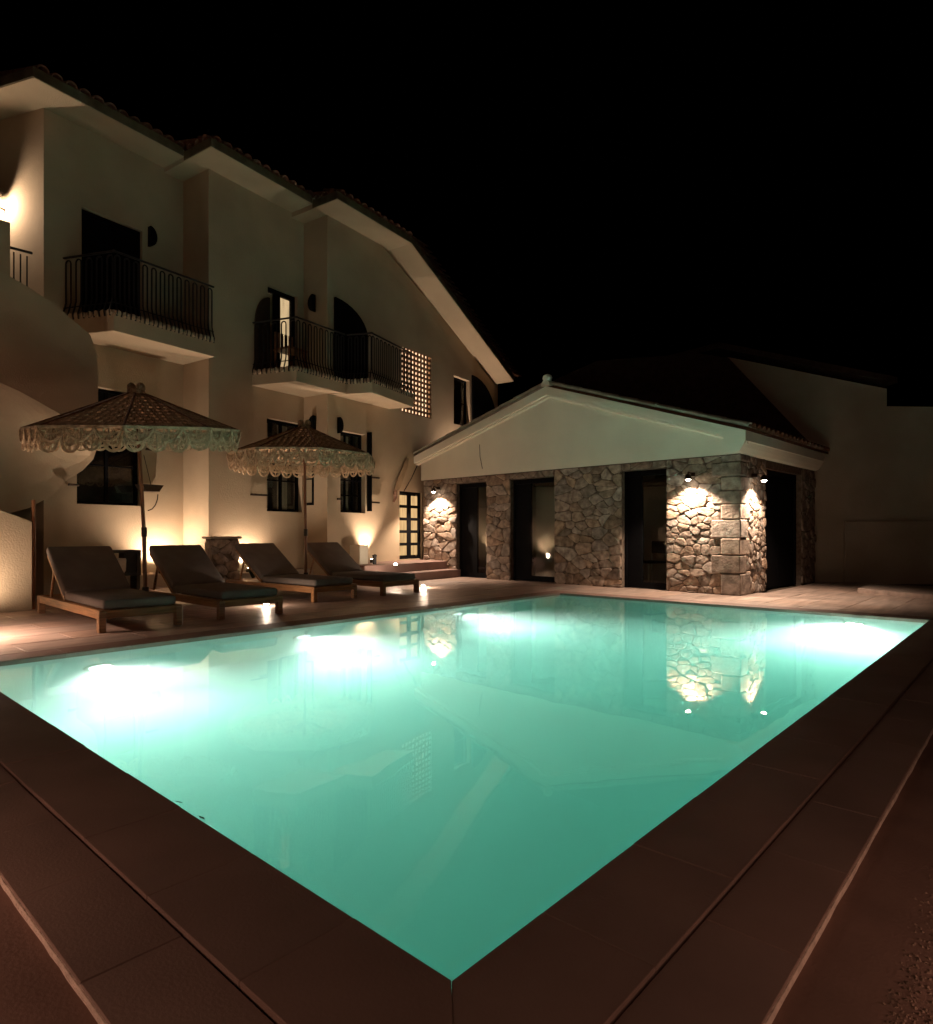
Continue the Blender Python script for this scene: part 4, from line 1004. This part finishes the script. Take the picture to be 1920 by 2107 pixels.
# ------------------------------------------------------------------ parasols
def make_parasol(px, py, rad, zrim, zap, cpx, label, seed, tilt=0.0):
    rnd_ = random.Random(seed)
    gx, gy = G(px, py)
    cx_ = (cpx-CX)/FPX*gy - gx          # canopy centre leans a little off the pole foot
    root = empty('parasol', (gx, gy, 0)); tag(root, label, 'parasol', 'macrame parasols between the loungers')
    cen = Vector((cx_, 0, 0))
    MB().lathe((0, 0, 0), [(.24, 0), (.24, .05), (.06, .07), (.04, .30), (.036, .31)], 20).build('base', M_IRON, root)
    MB().tube([(0, 0, .05), (cx_*.15, 0, 1.0)], .026, 10).build('lower_pole', M_POLE, root); MB().tube([(cx_*.14, 0, .96), (cx_*.15, 0, 1.08)], .034, 10).build('pole_joint', M_LAMP, root)
    MB().tube([(cx_*.15, 0, 1.0), (cx_, 0, zap-.02)], .023, 10).build('upper_pole', M_POLE, root)
    ap = cen + Vector((0, 0, zap)); off = R(-2 + seed)
    V8 = [cen + Vector((rad*math.cos(R(22.5+45*k)+off), rad*math.sin(R(22.5+45*k)+off), zrim)) for k in range(8)]
    for v in V8: v.z += tilt*v.y
    kn = MB()
    for s_ in (-1, 1): kn.lathe((ap.x+s_*.06, ap.y, zap-.02), [(.02, 0), (.055, .04), (.05, .09), (.02, .12)], 10)
    kn.lathe((ap.x, ap.y, zap-.05), [(.12, 0), (.10, .06), (.03, .08)], 12); kn.build('finial', M_LACE2, root)
    hub = MB(); hub.lathe((cx_*.85, 0, zrim-.10), [(.05, 0), (.05, .06)], 10); hub.build('hub', M_POLE, root)
    for k in range(8):
        A_, B_ = V8[k], V8[(k+1) % 8]
        MB().tube([ap+Vector((0,0,.004)), A_+Vector((0,0,.004))], .014, 6).build('rib', M_POLE, root)
        mid = ap.lerp(A_, .55)-Vector((0,0,.035)); MB().tube([(cx_*.85, 0, zrim-.07), mid], .009, 5).build('strut', M_POLE, root)
        # crocheted panel: rows of rings with real holes
        mb = MB(); nr_ = 12
        for r in range(nr_):
            v0, v1 = r/nr_, (r+1)/nr_
            m_ = max(1, int(round(10*(1-(v0+v1)/2))))
            for j in range(m_):
                sh = .5/m_ if r % 2 else 0
                def Q(u, v):
                    u = min(max(u, 0), 1); return A_.lerp(B_, u).lerp(ap, v) + Vector((0, 0, -.02*math.sin(math.pi*v)))
                us = [(max(0, j/m_+sh-(.5/m_)*(r % 2)*2), min(1, (j+1)/m_+sh-(.5/m_)*(r % 2)*2))] if not r % 2 else [(max(0, j/m_-.5/m_), j/m_+.5/m_)] + ([(1-.5/m_, 1)] if j == m_-1 else [])
                for (u0, u1) in us:
                    if u1-u0 < .01: continue
                    o4 = [(u0, v0), (u1, v0), (u1, v1), (u0, v1)]; uc, vc = (u0+u1)/2, (v0+v1)/2
                    h_ = rnd_.uniform(.46, .68) if 0 < r < nr_-2 else .15
                    in4 = [(uc, v0+(vc-v0)*(1-h_)), (u1-(u1-uc)*(1-h_), vc), (uc, v1-(v1-vc)*(1-h_)), (u0+(uc-u0)*(1-h_), vc)]
                    up = Vector((0, 0, .012))
                    vs = [Q(*p) for p in o4] + [Q(*p)+up for p in in4]
                    mb.add(vs, [(0,1,5,4), (1,2,6,5), (2,3,7,6), (3,0,4,7)] if False else [(0,1,4), (1,5,4), (1,2,5), (2,6,5), (2,3,6), (3,7,6), (3,0,7), (0,4,7)])
        pn = mb.build('canopy_panel', M_LACE2, root, fix=False)
        so = pn.modifiers.new('thickness', 'SOLIDIFY'); so.thickness = .012; so.offset = 0
        # fringe: headband, swags and two rows of scallops
        t = (B_-A_); Lp = t.length; t.normalize(); nn = Vector((t.y, -t.x, 0)); dn = Vector((0, 0, -1))
        mb = MB(); pt = lambda u, w, o=0.0: A_.lerp(B_, u) + dn*w + nn*o
        def ribbon(pts, wd, th=.008):
            for a, b in zip(pts[:-1], pts[1:]):
                d_ = (b-a); s_ = nn.cross(d_).normalized()*wd/2
                mb.prism([a-s_-nn*th, b-s_-nn*th, b+s_-nn*th, a+s_-nn*th], [a-s_+nn*th, b-s_+nn*th, b+s_+nn*th, a+s_+nn*th])
        ribbon([pt(0, .0), pt(1, .0)], .035)
        ns = 3
        for j in range(ns):           # swags
            u0, u1 = j/ns, (j+1)/ns
            for (dep_, wd, oo) in ((.07, .016, .0), (.15, .024, .015)):
                dd = dep_*rnd_.uniform(.9, 1.12)
                ribbon([pt(u0+(u1-u0)*q/8, .015+dd*math.sin(math.pi*q/8)**.8, oo) for q in range(9)], wd)
            for q in (2, 4, 6):
                u = u0+(u1-u0)*q/8; w1 = .015+.15*math.sin(math.pi*q/8)**.8
                ribbon([pt(u0+(u1-u0)*(.5+(q/8-.5)*.55), .01), pt(u, w1, .01)], .010)
        for (nl, w0, hh, oo, sh) in ((4, .08, .185, -.012, .0), (4, .045, .15, -.035, .1)):
            for j in range(nl):       # scallops
                u0, u1 = j/nl+.012, (j+1)/nl-.012; uc = (u0+u1)/2; ru = (u1-u0)/2; hv = hh*rnd_.uniform(.9, 1.08)
                arc = [pt(uc-ru*math.cos(a)*(1 if .4 < a < 2.7 else .97), w0+hv*math.sin(a)**.75, oo) for a in [math.pi*q/10 for q in range(11)]]
                ribbon(arc, .030)
                arc2 = [pt(uc-ru*.68*math.cos(a), w0+hv*.66*math.sin(a), oo) for a in [math.pi*q/8 for q in range(9)]]
                ribbon(arc2, .012)
                for q in (2, 4, 6): ribbon([pt(uc-ru*.15*math.cos(math.pi*q/8), w0-.02, oo), pt(uc-ru*.93*math.cos(math.pi*q/8), w0+hv*.9*math.sin(math.pi*q/8), oo)], .013)
                ribbon([pt(u0, .0, oo), pt(u0, w0+.03, oo)], .014)
        mb.build('scalloped_fringe', M_LACE, root, fix=False)
    return root
make_parasol(299.5, 1257, 1.26, 2.34, 2.85, 280, 'nearer macrame parasol with scalloped fringe, standing between the first two loungers', 1, .13)
make_parasol(629.5, 1214, 1.28, 2.36, 2.92, 626, 'farther smaller macrame parasol, standing between the last two loungers', 4)

# ------------------------------------------------------------------ ground lights on the terrace
def ground_light(px, py, e, label, z=0.0):
    gx, gy = G(px, py, z)
    root = empty('ground_light', (gx, gy, z)); tag(root, label, 'ground light', 'small lit ground lights on the terrace')
    MB().lathe((0, 0, -.002), [(.05, 0), (.05, .012), (.035, .016), (.033, .02)], 12).build('housing', M_LAMP, root)
    MB().lathe((0, 0, .018), [(.03, 0), (.032, .012), (.022, .028), (.006, .034)], 12).build('lens', M_BULBS, root, smooth=True)
    light('ground_glow', 'POINT', e, WARM2, (0, 0, .10), root, size=.03)
ground_light(548, 1247, 6, 'lit ground light under the foot of the second lounger')
ground_light(871, 1209, 9, 'brightest lit ground light on open paving left of the pool house')
ground_light(814, 1164, 7, 'lit ground light on the raised terrace below the glazed door', .366)

# floating leaves
for (px, py, lab) in ((368, 1652, 'small dark leaf floating farther from the pool corner'), (415, 1684, 'small dark leaf floating against the near left pool edge')):
    gx, gy = G(px, py, -.033); mb = MB()
    mb.add([(-.022, 0, .002), (0, -.009, .001), (.02, 0, .004), (0, .008, .006), (.03, .004, .006)], [(0,1,2,3), (1,4,2)])
    o = mb.build('leaf', M_LEAF); o.location = (gx, gy, -.033); o.rotation_euler = (0, 0, random.uniform(0, 3)); tag(o, lab, 'leaf', 'leaves floating on the pool')
# gravel at the lower right
gv = MB(); gr = random.Random(11)
for k in range(2600):
    px = gr.uniform(1700, 2080); py = gr.uniform(1750, 2200)
    edge = 1905 - (py-1850)*.30
    if px < edge + gr.uniform(-25, 25): continue
    gx, gy = G(px, py, zg); r = gr.uniform(.002, .0055); a = gr.uniform(0, 6.28)
    ca, sa = math.cos(a)*r, math.sin(a)*r; z = zg-.0005
    gv.add([(gx+ca*1.3, gy+sa*1.3, z), (gx-sa, gy+ca, z), (gx-ca*1.2, gy-sa*1.2, z), (gx+sa*.9, gy-ca*.9, z), (gx+ca*.2, gy+sa*.3, z+r*.9)], [(0,1,4), (1,2,4), (2,3,4), (3,0,4)])
tag(gv.build('gravel', M_GRAVEL), kind='stuff')
# mushroom path lights outside the picture that light the near paving and the left of the terrace
def path_light(x, y, z, e, col, label, cone=150):
    root = empty('path_light', (x, y, z)); tag(root, label, 'path light', 'low path lights around the pool')
    MB().lathe((0, 0, -.002), [(.07, 0), (.07, .015), (.02, .03), (.02, .74)], 12).build('post', M_IRON, root)
    MB().lathe((0, 0, .70), [(.16, 0), (.10, .06), (.02, .08)], 16).build('cap', M_IRON, root)
    MB().lathe((0, 0, .655), [(.03, 0), (.04, .02), (.03, .044)], 12).build('lens', M_BULB, root)
    light('path_glow', 'SPOT', e, col, (0.0, 0.0, .64), root, (0, 0, -1), .03, cone, .6)
gx, gy = G(-95, 1318)
path_light(gx, gy, 0, 270, (1, .66, .48), 'path light at the far left of the terrace beyond the first lounger', 164)
path_light(-2.5, .7, zg, 330, (1, .55, .38), 'path light on the paving left of the near pool corner', 165)
path_light(2.35, .25, zg, 460, (1, .55, .38), 'path light on the paving right of the near pool corner', 165)

# unseen lamp post behind the viewer, added as warm fill light
M_GLOBE = emit('opal_globe', (1.0, .72, .5), 3)
root = empty('fill_lamp_post', (-1.2, -5.2, zg)); tag(root, 'unseen tall lamp post added as warm fill behind the near corner of the pool', 'lamp post')
MB().lathe((0, 0, 0), [(.10, 0), (.10, .03), (.03, .06), (.03, 3.1), (.05, 3.12)], 12).build('post', M_IRON, root)
MB().lathe((0, 0, 3.12), [(.05, 0), (.09, .06), (.09, .2), (.05, .24)], 14).build('globe', M_GLOBE, root)
MB().lathe((0, 0, 3.36), [(.12, 0), (.03, .07)], 14).build('cap', M_IRON, root)
light('post_fill', 'POINT', 115, (1.0, .56, .36), (0, .16, 3.22), root, size=.08)
